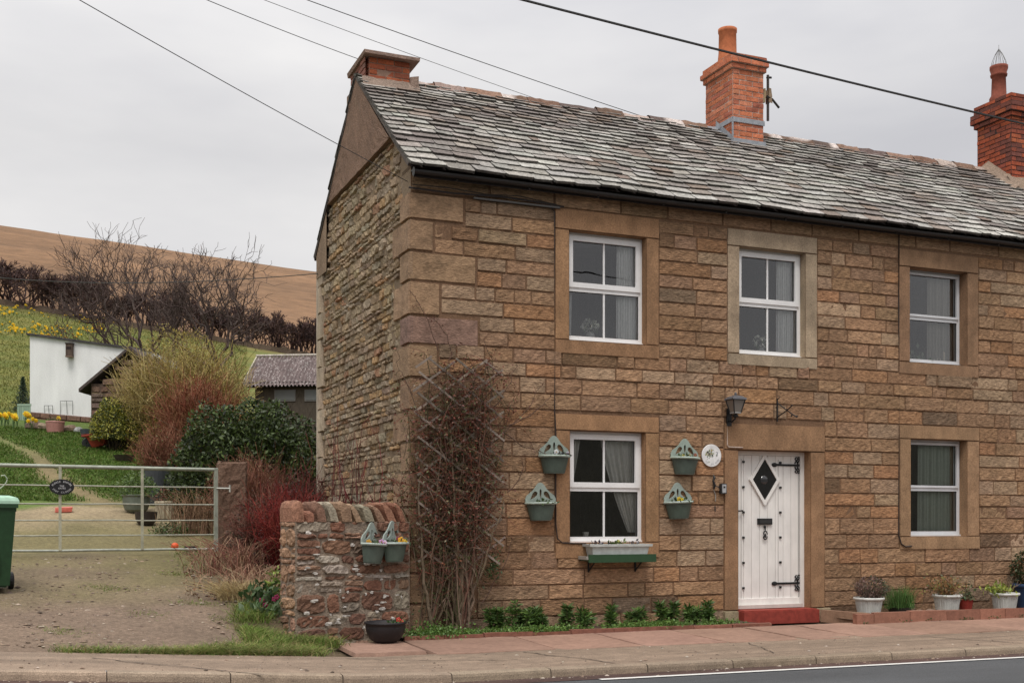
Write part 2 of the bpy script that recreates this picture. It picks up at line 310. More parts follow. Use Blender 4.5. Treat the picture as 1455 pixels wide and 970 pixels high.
DIRT = np.array((.195, .14, .10)); GRASS = np.array((.085, .125, .026)); MOSS = np.array((.165, .15, .055)); STRAW = np.array((.30, .25, .11))
def build_ground():
    xs = np.concatenate((np.linspace(-95, -20, 22), np.linspace(-18, -9, 22), np.linspace(-8.8, 1.4, 90), np.linspace(1.8, 20, 24), np.linspace(23, 75, 16)))
    ys = np.concatenate((np.linspace(-1.75, 10, 100), np.linspace(10.25, 25.3, 56)))
    ts = np.linspace(0, 1, 70)[1:]
    Y = np.vstack([np.tile(ys[:, None], (1, len(xs))), np.array([25.3+(yhedge(xs)-25.3)*t for t in ts])])
    X = np.tile(xs[None], (Y.shape[0], 1)); Z = height(X, Y)
    C = np.zeros(X.shape+(3,))
    for i in range(X.shape[0]):
        for j in range(X.shape[1]):
            x, y = X[i, j], Y[i, j]
            n1 = fbm(x, y, .35); n2 = fbm(x, y, 1.7, 5)
            if y < 12: Z[i, j] += .02*n2*min(1, (y+1.75)*2)
            if y < .3: Z[i, j] -= .07*float(sstep(-1.45, -1.15, x))
            # driveway -> mossy yard -> lawn with a worn track
            c = DIRT*(1+.12*n1)
            mo = np.clip((y-.6)/3+n1*.9, 0, 1)*np.clip((11-y)/2, 0, 1); c = c*(1-mo*.7)+MOSS*mo*.7
            pale = np.clip((y-6.8)/1+n1, 0, 1); c = c*(1-pale*.6)+np.array((.38, .29, .19))*pale*.6
            g = np.clip((y-9.0+n1*1.0-(x+4)*.12)/.5, 0, 1)
            tx = -3.13-(y-10.6)*.18+.12*math.sin(y*.9)
            tr = math.exp(-((x-tx)/(.5))**2*1.0)*np.clip((22-y)/8, 0, 1)*.75
            gr = GRASS*(1+.35*n1+.2*n2)
            if y > 25.5:
                k = np.clip(.45+n1*.9, 0, 1); gr = np.array((.115, .135, .028))*(1-k)+np.array((.19, .175, .042))*k
                k2 = np.clip((y-yhedge(x)+7)/6+n2*.4, 0, 1); gr = gr*(1-k2*.55)+np.array((.16, .11, .06))*k2*.55
            gr = gr*(1-tr)+np.array((.24, .165, .095))*tr
            c = c*(1-g)+gr*g
            vg = np.clip((x+2.3+.35*n1-.25*(y-3)*(y > 3))/.5, 0, 1)*(y > -1.4)
            c = c*(1-vg*.7)+np.array((.10, .075, .04))*vg*.7
            C[i, j] = c
    # keep the front edge knitted to the pavement
    mb = MB(); mb.sheet(np.stack((X, Y, Z), -1), C); o = mb.build('ground', M['ground'], smooth=True); tag(o, kind='structure')
    # moor hill beyond the hedge
    qs = np.linspace(0, 1.25, 60); xs2 = np.linspace(-330, 330, 90)
    Y = np.array([yhedge(xs2)+(320-yhedge(xs2))*q for q in qs]); X = np.tile(xs2[None], (len(qs), 1)); Z = height(X, Y)
    Z = np.where(Y > 322, Z-(Y-322)*.9, Z)
    C = np.zeros(X.shape+(3,))
    for i in range(X.shape[0]):
        for j in range(X.shape[1]):
            n = fbm(X[i, j], Y[i, j], .02); C[i, j] = np.array((.198, .112, .058))*(1+.22*n)
            if i > 2: Z[i, j] += n*1.0
    mb = MB(); mb.sheet(np.stack((X, Y, Z), -1), C); tag(mb.build('hill', M['moor'], smooth=True), kind='structure')
    # unseen dark land behind the camera, added for the lower windows to reflect
    ys = np.array([-10.3, -14, -20, -40, -80, -140, -200, -320]); zs = np.array([-.1, 0, .3, 2, 8, 20, 30, 32]); xs3 = np.linspace(-330, 330, 50)
    X, Y = np.meshgrid(xs3, ys); Z = np.tile(zs[:, None], (1, len(xs3)))
    mb = MB(); mb.sheet(np.stack((X, Y, Z), -1), (.045, .042, .028)); tag(mb.build('reflected_dark_land', M['moor'], smooth=True), kind='structure')
build_ground()

# ------------------------------------------------------------------ road, kerb, pavement
def zx(x): return .06*np.clip(-1-np.asarray(x, float), 0, 8)
def yk(x): return -3.02-.035*np.clip(np.asarray(x, float), -6, 40)    # kerb line
def strip(mb, ya, yb, za, zb, col, x0=-40, x1=60, n=160, m=3, jit=.0):
    xs = np.linspace(x0, x1, n); P = []; 
    for t in np.linspace(0, 1, m):
        P.append(np.stack((xs, ya(xs)+(yb(xs)-ya(xs))*t, zx(xs)+za+(zb-za)*t+rng.normal(0, 1, n)*jit*(0 < t < 1)), 1))
    mb.sheet(np.array(P), col)
mb = MB(); strip(mb, lambda x: yk(x)-.02, lambda x: 0*x-10.3, -.135, -.12, (.085, .088, .092), m=12)
tag(mb.build('road', M['asphalt'], smooth=True), kind='structure')
mb = MB(); strip(mb, lambda x: yk(x)+.005, lambda x: yk(x)-.24, -.128, -.130, (.085, .05, .042), m=2, n=300)
tag(mb.build('road_gutter', M['paving'], smooth=True), kind='structure')
mb = MB()
for a, b in ((-3.2, -.85), (.72, 60)):
    strip(mb, lambda x: yk(x)-.25, lambda x: yk(x)-.325, -.126, -.126, (.66, .65, .62), x0=a, x1=b, m=2, n=120 if b > 9 else 12)
tag(mb.build('road_edge_line', M['line']), kind='structure')
mb = MB(); strip(mb, lambda x: 0*x-1.75, lambda x: yk(x)+.13, -.024, -.056, (.25, .185, .135), m=10, n=300, jit=.003)
tag(mb.build('pavement', M['paving'], smooth=True), kind='structure')
mb = MB(); strip(mb, lambda x: yk(x)+.02, lambda x: yk(x)+.01, -.075, -.2, (.08, .06, .05), m=2); strip(mb, lambda x: yk(x)+.02, lambda x: yk(x)+.14, -.075, -.066, (.08, .06, .05), m=2)
x = -36.
while x < 45:
    l = .9+rng.uniform(-.05, .1); c = var((.285, .22, .16), .05)
    xs = np.array((x+.004, x+l-.004)); P = []
    for dy, dz in ((.135, -.09), (.13, -.052), (.03, -.053), (.008, -.062), (0, -.085), (-.006, -.17)):
        P.append(np.stack((xs, yk(xs)+dy, zx(xs)+dz), 1))
    mb.sheet(np.array(P), c); x += l
tag(mb.build('kerb', M['paving']), kind='structure')
# red flagstones along the front of the cottages
mb = MB(); x = -1.05
mb.box(-1.0, 60, -1.76, .02, -.3, -.05, (.10, .075, .05))
while x < 40:
    l = rng.choice((.75, 1.0, 1.3)); yf = -1.83-.035*max(x, 0)+rng.normal(0, .02)+(.28 if x < -.6 else 0); c = var((.31, .19, .14), .08)
    block(mb, (x, -.66, -.012), (1, 0, 0), (0, -1, -.02), (0, 0, 1), l-.012, -.66-yf, .014, c, cell=.2, amp=.002, edge=.01); x += l
tag(mb.build('flagstone_path', M['flag']), kind='structure')

# ------------------------------------------------------------------ the cottage row
XE = 16.0; YD = 4.47; ZE = 5.36; YR = 2.2; ZR = 7.13
house = thing('stone_cottage', 'brown sandstone end cottage row with stone slate roof and white front door', 'house')
SAND = [(.33, .195, .105), (.345, .21, .117), (.35, .19, .095), (.335, .225, .138), (.295, .18, .108), (.385, .26, .16), (.315, .19, .108)]
SAND = [tuple(np.array(c)*np.array((.925, .925, .96))) for c in SAND]; SP = [.22, .2, .11, .18, .1, .09, .1]
WIN = {  # opening x0,x1,z0,z1 ; surround outer x0,x1,z0,z1 ; frame y ; vertical bars ; stone colour
 'ul': (1.99, 3.04, 3.47, 4.79, 1.80, 3.22, 3.30, 5.04, .10, True, (.30, .172, .092)),
 'll': (2.00, 3.03, 1.03, 2.38, 1.80, 3.22, .84, 2.58, .10, True, (.30, .17, .09)),
 'um': (4.40, 5.42, 3.44, 4.81, 4.22, 5.61, 3.29, 5.03, .10, True, (.35, .27, .185)),
 'ur': (7.16, 8.18, 3.48, 4.78, 6.97, 8.38, 3.31, 5.02, .14, False, (.26, .155, .09)),
 'lr': (7.18, 8.18, 1.08, 2.42, 6.98, 8.40, .90, 2.61, .14, False, (.30, .185, .105)),
}
DOOR = (4.38, 5.50, 0.0, 2.20, 4.17, 5.73, 0.0, 2.54)
for i, xo in enumerate((10.9, 13.2)):            # further windows of the row, beyond the frame of the photo
    WIN['x%d' % i] = (xo, xo+1.0, 3.48, 4.78, xo-.19, xo+1.2, 3.31, 5.02, .14, False, (.33, .2, .11))
    WIN['y%d' % i] = (xo, xo+1.0, 1.08, 2.42, xo-.19, xo+1.2, .90, 2.61, .14, False, (.33, .2, .11))
opens = [w[:4] for w in WIN.values()]+[DOOR[:4]]
outer = [w[4:8] for w in WIN.values()]+[DOOR[4:8]]
# backing wall with true openings
mb = MB()
gx = sorted({0.0, XE, *[o[0] for o in opens], *[o[1] for o in opens]}); gzs = sorted({-.3, 5.30, *[o[2] for o in opens], *[o[3] for o in opens]})
for a, b in zip(gx, gx[1:]):
    for c, d in zip(gzs, gzs[1:]):
        xm, zm = (a+b)/2, (c+d)/2
        if any(o[0] < xm < o[1] and o[2] < zm < o[3] for o in opens): continue
        mb.add([(a, 0, c), (b, 0, c), (b, 0, d), (a, 0, d)], [[0, 1, 2, 3]], (.18, .105, .062))
        mb.add([(a, .34, c), (b, .34, c), (b, .34, d), (a, .34, d)], [[0, 1, 2, 3]], (.45, .43, .4))
mb.box(0, XE, .0, .34, 5.30, 5.34, (.12, .08, .05))
mb.build('wall_core', M['mortar'], house)
# quoins (x width, z0, z1)
Q = [(.65, 4.73, 5.03), (.28, 4.37, 4.72), (.80, 4.03, 4.36), (.36, 3.64, 4.02), (.83, 3.31, 3.63), (.33, 2.93, 3.30), (.75, 2.56, 2.92), (.34, 2.2, 2.55), (.8, 1.85, 2.19), (.36, 1.45, 1.84), (.72, 1.1, 1.44), (.33, .7, 1.09), (.8, .35, .69), (.4, -.05, .34)]
mb = MB()
for i, (w, a, b) in enumerate(Q):
    c = var((.305, .195, .115) if i != 4 else (.285, .175, .13), .08); g = .34 if w > .5 else .62
    block(mb, (-.012, 0, a+.006), (1, 0, 0), (0, 0, 1), (0, -1, 0), w-.004, b-a-.012, .016, c, cell=.09, amp=.0025, edge=.008)
    block(mb, (0, -.012, a+.006), (0, 1, 0), (0, 0, 1), (-1, 0, 0), g, b-a-.012, .03, c*np.array((.95, .98, 1.05)), cell=.09, amp=.003, edge=.008)
mb.build('quoin_stones', M['quoin'], house)
# coursed stones
courses = []; z = 5.03
while z > -.1:
    h = rng.uniform(.155, .185) if z > 3 else rng.uniform(.165, .215)
    courses.append((z-h, z)); z -= h
mb = MB(); nrm = (0, -1, 0)
for ci, (a, b) in enumerate(courses):
    zm = (a+b)/2; iv = []
    qx = max([q[0] for q in Q if q[1] < zm < q[2]] or [0.3])
    cuts = [(o[0], o[1]) for o in outer if o[2]+.02 < zm < o[3]-.02]
    x = qx
    for (p, q) in sorted(cuts)+[(XE, XE)]:
        if p > x+.05: iv.append((x, p))
        x = max(x, q)
    for (p, q) in iv:
        x = p
        while x < q-.02:
            l = rng.choice((.22, .32, .42, .52, .68))*rng.uniform(.85, 1.15)
            if zm < 1.8: l *= 1.25
            if q-(x+l) < .2: l = q-x if q-x < .75 else (q-x)/2
            ci_ = rng.choice(7, p=SP); c = var(SAND[ci_], .085)
            if zm < .42 and rng.random() < .5: c = c*np.array((.72, .75, .8))      # weathered base courses
            if rng.random() < .03: c = c*.62
            j = rng.uniform(.002, .005); th = rng.uniform(.008, .015)
            block(mb, (x+j, 0, a+rng.uniform(.002, .005)), (1, 0, 0), (0, 0, 1), nrm, l-2*j, b-a-.008, th, c, cell=.045, amp=.0032, edge=.009)
            x += l
# eaves course of larger stones
x = 0.0
while x < XE:
    l = min(rng.uniform(.6, 1.0), XE-x); block(mb, (x+.004, 0, 5.045), (1, 0, 0), (0, 0, 1), nrm, l-.008, .25, .014, var((.30, .19, .11), .08), cell=.1, amp=.002); x += l
mb.build('front_wall', M['ashlar'], house)

# gable wall
def gable_z(y): return np.where(y < YR, ZE-.02+(ZR-ZE)*y/YR, ZR-(ZR-ZE)*(y-YR)/(YD-YR))-.03
for xg, nm in ((0, 'gable_core'), (XE, 'far_gable_wall')):
    mb = MB(); ys = np.linspace(0, YD, 30); xx = xg+(.002 if xg == 0 else 0)
    mb.sheet(np.array([[(xx, y, -.3) for y in ys], [(xx, y, float(gable_z(y))) for y in ys]]), (.23, .17, .115) if xg == 0 else (.28, .19, .12))
    mb.build(nm, M['mortar'], house)
mb = MB(); RUB = [(.30, .22, .14), (.315, .235, .15), (.27, .205, .14), (.33, .215, .115), (.29, .235, .17), (.29, .165, .10), (.24, .175, .125), (.35, .27, .18)]
z = -.1
while z < 5.80:
    h = rng.choice((.06, .08, .1, .13))*rng.uniform(.9, 1.1)
    y = .3+rng.uniform(0, .1)+(.25 if any(q[1] < z < q[2] and q[0] < .5 for q in Q) else 0)
    while y < YD-.25:
        l = rng.uniform(.12, .42)
        if float(gable_z(y+l/2)) > z+h and y+l < YD-.12:
            c = var(RUB[rng.choice(8, p=[.2, .18, .15, .1, .17, .05, .1, .05])], .13)
            block(mb, (0, y, z), (0, 1, 0), (0, 0, 1), (-1, 0, 0), l-.004, h-.003, rng.uniform(.006, .03), c, cell=.05, amp=.007, rnd=.28, edge=.014, back=.005)
        y += l
    z += h
mb.build('gable_wall', M['rubble'], house)
mb = MB(); z = -.1; k = 0                       # rear corner stones seen edge-on
while z < 5.3:
    h = rng.uniform(.28, .42); g = .2 if k % 2 else .34; block(mb, (0, YD-g+.01, z+.005), (0, 1, 0), (0, 0, 1), (-1, 0, 0), g, h-.01, .05, var((.38, .31, .23), .07), cell=.1, amp=.003, edge=.008); z += h; k += 1
mb.box(-.05, .0, YD-.02, YD+.06, -.2, 5.3, (.42, .36, .29))
mb.build('rear_quoin_stones', M['dressed'], house)
mb = MB()                                        # roughcast coat on the head of the gable
ys = np.linspace(.60, 3.85, 40); P = []
for t in np.linspace(0, 1, 9):
    P.append([(-.065+rng.normal(0, .003), y, 5.83*(1-t)+t*max(5.83, float(gable_z(y))+.0)) for y in ys])
mb.sheet(np.array(P), (.215, .135, .095)); mb.sheet(np.array([[(-.065, y, 5.83) for y in ys], [(.0, y, 5.83) for y in ys]]), (.2, .13, .09))
ys = np.linspace(3.85, YD+.02, 10)
mb.sheet(np.array([[(-.058, y, 4.9-(YD-y)*.0) for y in ys], [(-.058, y, max(4.9, float(gable_z(y)))) for y in ys]]), (.25, .175, .12))
mb.build('render_coat', M['render'], house)
mb = MB(); mb.box(0, XE, YD-.02, YD, -.3, 5.34, (.32, .23, .15)); mb.build('rear_wall', M['rubble'], house)
mb = MB()                                        # rooms behind the windows
mb.box(.05, XE-.05, .35, YD-.05, .1, .14, (.10, .07, .05)); mb.box(.05, XE-.05, .35, YD-.05, 2.72, 2.8, (.13, .11, .1))
for xw in (3.7, 6.3, 9.4, 12): mb.box(xw, xw+.1, .35, YD-.05, .14, 5.3, (.16, .14, .12))
mb.box(.05, XE-.05, 3.2, 3.25, .14, 5.3, (.10, .09, .08)); mb.box(.05, XE-.05, .35, YD-.05, 5.2, 5.25, (.16, .15, .14))
mb.build('interior_rooms', M['dressed'], house)

# roof
def slates(mb, y0, z0, y1, z1, x0, x1, sgn=1, coarse=1.0):
    d = np.array((0, y1-y0, z1-z0)); Ls = np.linalg.norm(d); d /= Ls; n = np.array((0, -d[2], d[1]))*sgn
    s = -.02; k = 0; exps = []
    while s < Ls-.03:
        q = s/Ls; e = (.18-.07*q)*coarse; x = x0-rng.uniform(0, .02)
        first = True
        while x < x1:
            w = (rng.uniform(.17, .40)-.09*q)*coarse
            if first: w *= .5+.7*(k % 2); first = False
            xr = min(x+w, x1+.01)
            xm, sm = (x+xr)/2, s
            pt = mnoise.fractal(Vector((xm*.55, sm*1.1, 3)), 1, 2, 4); pt2 = mnoise.noise(Vector((xm*2.1, sm*.35, 9)))
            dark = np.clip(.36+.28*q+pt*.75+pt2*.3+rng.normal(0, .25), 0, 1)
            pale = np.array((.405, .39, .355)) if rng.random() < .7 else np.array((.345, .335, .30))
            dk = np.array((.17, .145, .13)) if rng.random() < .7 else np.array((.2, .155, .125))
            c = var(pale*(1-dark)+dk*dark, .08)
            if rng.random() < .0015: c = np.array((.5, .16, .07))
            a = d*(s+rng.normal(0, .006)); b = d*min(s+e*1.55, Ls+.02); th = .034+rng.uniform(-.006, .012); O = np.array((0, y0, z0))
            g = .005; tl, tr_ = rng.normal(0, .01), rng.normal(0, .01)
            ex = rng.uniform(0, .02)
            v = [O+a+d*tl+np.array((x+g, 0, 0))+n*th, O+a+d*tr_+np.array((xr-g, 0, 0))+n*(th+rng.normal(0, .002)), O+b+np.array((xr-g, 0, 0))+n*.004, O+b+np.array((x+g, 0, 0))+n*.004,
                 O+a+d*tl+np.array((x+g, 0, 0))+n*(th-.03), O+a+d*tr_+np.array((xr-g, 0, 0))+n*(th-.03), O+b+np.array((xr-g, 0, 0))-n*.008, O+b+np.array((x+g, 0, 0))-n*.008]
            # chipped tail corners
            m1 = v[0]+d*(.012+ex*.4); m2 = v[1]+d*(.012+rng.uniform(0, .01)); p0 = v[0]+np.array((.02, 0, 0)); p1 = v[1]-np.array((.02, 0, 0))
            V = np.array([m1, p0, p1, m2, v[2], v[3]]); W = V-n*.03
            mb.add(np.vstack((V[[0, 1, 2, 3]], )), [[0, 1, 2, 3]], c)
            mb.add(V[[0, 3, 4, 5]], [[0, 1, 2, 3]], c)
            shade_edge = c*.3  # slate edges coloured dark to imitate the shadow lines between courses
            for p, q_ in ((1, 2), (0, 1), (2, 3), (3, 4), (5, 0)): mb.add([V[p], V[q_], W[q_], W[p]], [[0, 1, 2, 3]], shade_edge)
            x = xr
        s += e; k += 1
mb = MB(); slates(mb, -.20, ZE-.10+.015, YR, ZR+.01, -.07, XE)
slates(mb, YD+.14, ZE-.13, YR, ZR+.01, -.07, XE, sgn=-1, coarse=1.8)
ZT = .012
mb.add([(-.04, -.16, ZE-.09), (XE, -.16, ZE-.09), (XE, YR, ZR-.015), (-.04, YR, ZR-.015)], [[0, 1, 2, 3]], (.08, .06, .055))
mb.add([(-.04, YD+.12, ZE-.135), (XE, YD+.12, ZE-.135), (XE, YR, ZR-.015), (-.04, YR, ZR-.015)], [[0, 1, 2, 3]], (.08, .06, .055))
for V_ in mb.v:
    V_[:, 2] += .016*np.sin(V_[:, 0]*1.15+1)*np.clip((V_[:, 1]+.2)/1.0, 0, 1)*np.clip((ZR-V_[:, 2])*2, 0, 1)+.008*np.sin(V_[:, 0]*3.1)*(V_[:, 1] < 1)
roof = mb.build('roof', M['slate'], house)
mb = MB()                                        # verge: dark board under the slates on the gable
mb.bar((-.045, YR, ZR-.02), (-.045, YD+.12, ZE-.14), .07, .05, (.05, .04, .035)); mb.bar((-.045, YR, ZR-.02), (-.045, -.12, ZE-.06), .04, .05, (.11, .09, .08))
mb.build('verge', M['wood'], roof)
mb = MB(); x = -.04; k = 0
RC = [(.20, .115, .08), (.23, .14, .10), (.40, .32, .28), (.12, .085, .075), (.17, .105, .075), (.33, .24, .20)]
while x < XE:
    l = rng.uniform(.38, .6)
    if not (5.4 < x+l/2 < 6.0) and not (x+l/2 < .6):
        c = var(RC[rng.choice(6, p=[.3, .22, .12, .16, .12, .08])], .1); hh = rng.normal(0, .008)
        ys = np.array((-.15, -.10, -.045, 0, .045, .10, .15)); zs = np.array((-.085, -.02, .045, .062, .045, -.02, -.085))
        xs = np.linspace(x+.004, x+l-.004, 6); P = np.array([[(xx, YR+yy+rng.normal(0, .005), ZR+zz+hh+rng.normal(0, .006)) for yy, zz in zip(ys, zs)] for xx in xs])
        Cc = np.tile(c, (6, 7, 1))
        if rng.random() < .45:                   # lichen patches
            px, py = rng.integers(0, 5), rng.integers(0, 4); Cc[px:px+3, py:py+3] = (.60, .52, .48)
        mb.sheet(P, Cc); mb.add([P[0, 0], P[0, 3], P[0, 6]], [[0, 1, 2]], c*.7); mb.add([P[-1, 0], P[-1, 3], P[-1, 6]], [[0, 1, 2]], c*.7)
        mb.build('ridge_stone', M['rubble'], roof); mb = MB()
    x += l
mb = MB()                                        # half-round gutter under the eaves
th = np.linspace(math.pi, 2*math.pi, 7); xs = np.linspace(-.02, XE, 80)
sg = .004*np.sin(xs*1.7)
P = np.array([[(x, -.165+.042*math.cos(t), ZE-.13+.042*math.sin(t)+s) for x, s in zip(xs, sg)] for t in th]); mb.sheet(P, (.022, .02, .02))
P2 = P.copy(); P2[:, :, 1] = -.165+(P[:, :, 1]+.165)*.9; mb.sheet(P2, (.02, .02, .02))
mb.box(0, XE, -.115, -.10, ZE-.185, ZE-.09, (.03, .025, .025)); mb.box(0, XE, -.105, .0, ZE-.105, ZE-.09, (.05, .04, .035))
mb.disc((-.02, -.165, ZE-.145), .05, (.02, .02, .02), n='x', seg=12)
for xx in np.arange(.5, XE, .9): mb.bar((xx, -.1, ZE-.10), (xx, -.17, ZE-.19), .02, .02, (.02, .02, .02))
mb.build('gutter', M['black'], house)

# chimneys
def brick_face(mb, o, ux, w, h, n, cols, p, bl=.225, bh=.075, amp=.002, pitch=None, rnd_off=0):
    z = 0; k = rnd_off
    while z < h-.02:
        x = -bl/2 if k % 2 else 0.
        while x < w-.01:
            a, b = max(x, 0), min(x+bl, w)
            if b-a > .02:
                c = var(cols[rng.choice(len(cols), p=p)], .1); oo = np.asarray(o, float)+np.asarray(ux, float)*(a+.004)+np.array((0, 0, z+.004))
                block(mb, oo, ux, (0, 0, 1), n, b-a-.008, min(bh, h-z)-.008, .006, c, cell=.12, amp=amp, edge=.004, back=.004)
            x += bl
        z += bh; k += 1
def stack(name, x0, x1, y0, y1, z0, z1, cols, p, mort):
    mb = MB(); mb.box(x0, x1, y0, y1, z0, z1, mort)
    for k, (o, ux, w, n) in enumerate((((x0, y0, z0), (1, 0, 0), x1-x0, (0, -1, 0)), ((x0, y0, z0), (0, 1, 0), y1-y0, (-1, 0, 0)), ((x1, y0, z0), (0, 1, 0), y1-y0, (1, 0, 0)), ((x0, y1, z0), (1, 0, 0), x1-x0, (0, 1, 0)))):
        brick_face(mb, o, ux, w, z1-z0, n, cols, p, rnd_off=k % 2)
    return mb
RED = [(.42, .115, .05), (.36, .10, .05), (.30, .095, .055), (.45, .15, .075)]
# gable chimney
mb = stack('c1', .05, .60, 1.95, 2.68, 6.55, 7.30, RED, [.4, .25, .15, .2], (.30, .19, .14))
ch1 = mb.build('chimney', M['brick'], house); tag(ch1, 'squat brick gable chimney under a flat stone cap')
mb = MB(); block(mb, (-.02, 1.86, 7.30), (.74, 0, 0), (0, 0, 1), (0, -1, 0), 1, .055, .0, (.22, .15, .12), amp=.0)
mb = MB(); mb.box(-.03, .71, 1.84, 2.76, 7.30, 7.345, (.25, .17, .135), jit=.004); mb.box(.0, .68, 1.9, 2.7, 7.345, 7.36, (.2, .14, .11)); mb.build('cap', M['rubble'], ch1)
mb = MB(); ys = np.linspace(1.78, 1.94, 5)
P = [[(x, y, ZR-(YR-y)*.805+.03+(.09 if i == 4 else .07*i/4)+rng.normal(0, .005)) for x in np.linspace(-.05, .72, 12)] for i, y in enumerate(ys)]
mb.sheet(np.array(P), (.30, .225, .18)); mb.box(.60, .70, 1.9, 2.6, 6.8, 7.12, (.28, .2, .16), jit=.01); mb.build('mortar_fillet', M['render'], ch1)
mb = MB(); mb.box(-.062, .05, 1.97, 2.66, 6.3, 7.0, (.2, .13, .09)); brick_face(mb, (-.0, 1.95, 6.78), (0, 1, 0), .73, .52, (-1, 0, 0), [(.16, .08, .06), (.24, .1, .07)], [.5, .5]); mb.build('chimney_breast', M['brick'], ch1)
# middle chimney
RED2 = [(.52, .17, .085), (.46, .15, .08), (.56, .21, .12), (.40, .13, .08)]
mb = stack('c2', 5.47, 6.0, 1.77, 2.50, 6.7, 7.95, RED2, [.4, .25, .2, .15], (.46, .34, .28))
for i, (e, a, b) in enumerate(((.03, 7.90, 7.975), (.06, 7.975, 8.05), (.035, 8.05, 8.12))):
    mb.box(5.47-e, 6.0+e, 1.77-e, 2.5+e, a+.001, b, (.40, .28, .22)); g = e+.002
    brick_face(mb, (5.47-g, 1.77-g, a), (1, 0, 0), .53+2*g, b-a, (0, -1, 0), RED2, [.4, .25, .2, .15], rnd_off=i); brick_face(mb, (5.47-g, 1.77-g, a), (0, 1, 0), .73+2*g, b-a, (-1, 0, 0), RED2, [.4, .25, .2, .15], rnd_off=i)
    brick_face(mb, (6.0+g, 1.77-g, a), (0, 1, 0), .73+2*g, b-a, (1, 0, 0), RED2, [.4, .25, .2, .15], rnd_off=i)
ch2 = mb.build('chimney', M['brick'], house); tag(ch2, 'tall clean orange brick chimney on the middle of the ridge')
mb = MB(); mb.add([(5.44, 1.74, 8.12), (6.03, 1.74, 8.12), (6.03, 2.53, 8.12), (5.44, 2.53, 8.12), (5.62, 2.0, 8.19), (5.85, 2.0, 8.19), (5.85, 2.3, 8.19), (5.62, 2.3, 8.19)], [[0, 1, 5, 4], [1, 2, 6, 5], [2, 3, 7, 6], [3, 0, 4, 7], [4, 5, 6, 7]], (.42, .26, .2)); mb.build('flaunching', M['render'], ch2)
mb = MB(); mb.lathe([(.15, 8.12), (.145, 8.2), (.135, 8.3), (.13, 8.6), (.14, 8.61), (.142, 8.66), (.13, 8.665), (.115, 8.66), (.11, 8.2)], (.52, .17, .075), o=(5.66, 2.2, 0)); mb.build('pot', M['clay'], ch2, smooth=True)
mb = MB(); ld = (.33, .35, .38)
rz_ = lambda y: ZR+.01-abs(YR-y)*.805
for s_, xx in ((-1, 5.455), (1, 6.015)):
    ys = np.linspace(1.74, 2.2, 8); mb.sheet(np.array([[(xx, y, rz_(y)-.02) for y in ys], [(xx, y, rz_(y)+.13+.02*math.floor((y-1.74)/.12)*0) for y in ys]]), ld)
    mb.sheet(np.array([[(xx-.16*(s_ < 0)*1+(.12 if s_ > 0 else 0), y, rz_(y)+.032) for y in ys], [(xx, y, rz_(y)+.034) for y in ys]]), ld)
mb.box(5.44, 6.03, 1.745, 1.76, 6.72, 6.88, ld); mb.add([(5.36, 1.58, rz_(1.58)+.035), (6.1, 1.58, rz_(1.58)+.035), (6.06, 1.76, rz_(1.76)+.05), (5.42, 1.76, rz_(1.76)+.05)], [[0, 1, 2, 3]], ld)
mb.box(5.455, 6.015, 1.752, 1.765, 7.12, 7.19, ld); mb.box(5.452, 5.462, 1.752, 2.45, 7.12, 7.19, ld)
mb.bar((5.455, 1.75, 6.86), (5.455, 1.75, 7.15), .02, .02, ld); mb.build('lead_flashing', M['metal'], ch2)
# right-hand chimney
RED3 = [(.36, .085, .04), (.28, .075, .045), (.17, .06, .045), (.40, .11, .05)]
mb = stack('c3', 10.78, 11.75, 1.72, 2.45, 6.5, 7.95, RED3, [.4, .25, .2, .15], (.07, .04, .035))
for i, (e, a, b) in enumerate(((.04, 7.90, 7.975), (.08, 7.975, 8.13), (.04, 8.13, 8.27))):
    mb.box(10.78-e, 11.75+e, 1.72-e, 2.45+e, a+.001, b, (.07, .04, .035)); g = e+.002
    brick_face(mb, (10.78-g, 1.72-g, a), (1, 0, 0), .97+2*g, b-a, (0, -1, 0), RED3, [.4, .25, .2, .15], rnd_off=i); brick_face(mb, (10.78-g, 1.72-g, a), (0, 1, 0), (.73+2*g), b-a, (-1, 0, 0), RED3, [.3, .25, .3, .15], rnd_off=i)
ch3 = mb.build('chimney', M['brick'], house); tag(ch3, 'wide dark red brick chimney beyond the tall orange one')
mb = MB(); mb.lathe([(.15, 8.27), (.15, 8.33), (.12, 8.38), (.11, 8.68), (.13, 8.69), (.135, 8.72), (.12, 8.74), (.145, 8.82), (.145, 8.86), (.115, 8.86), (.1, 8.4)], (.24, .07, .045), o=(10.9, 2.1, 0)); pot3 = mb.build('pot', M['clay'], ch3, smooth=True)
mb = MB()
for k in range(14):
    a = k*math.pi/7; mb.tube([(10.9+r*math.cos(a), 2.1+r*math.sin(a), z) for r, z in ((.13, 8.84), (.11, 8.94), (.06, 9.06), (.0, 9.16))], .004, (.3, .3, .3), k=3)
mb.tube([(10.9, 2.1, 9.14), (10.9, 2.1, 9.22)], .005, (.3, .3, .3), k=4); mb.build('wire_cowl', M['metal'], ch3)
mb = MB(); ys = np.linspace(1.45, 1.74, 5); mb.sheet(np.array([[(x, y, rz_(y)+.03+.15*(i/4)**1.5+rng.normal(0, .006)) for x in np.linspace(10.7, 11.85, 10)] for i, y in enumerate(ys)]), (.30, .22, .16))
ys = np.linspace(1.5, 2.2, 8); mb.sheet(np.array([[(10.6, y, rz_(y)+.035) for y in ys], [(10.78, y, rz_(y)+.17) for y in ys]]), (.27, .2, .15)); mb.build('mortar_fillet', M['render'], ch3)

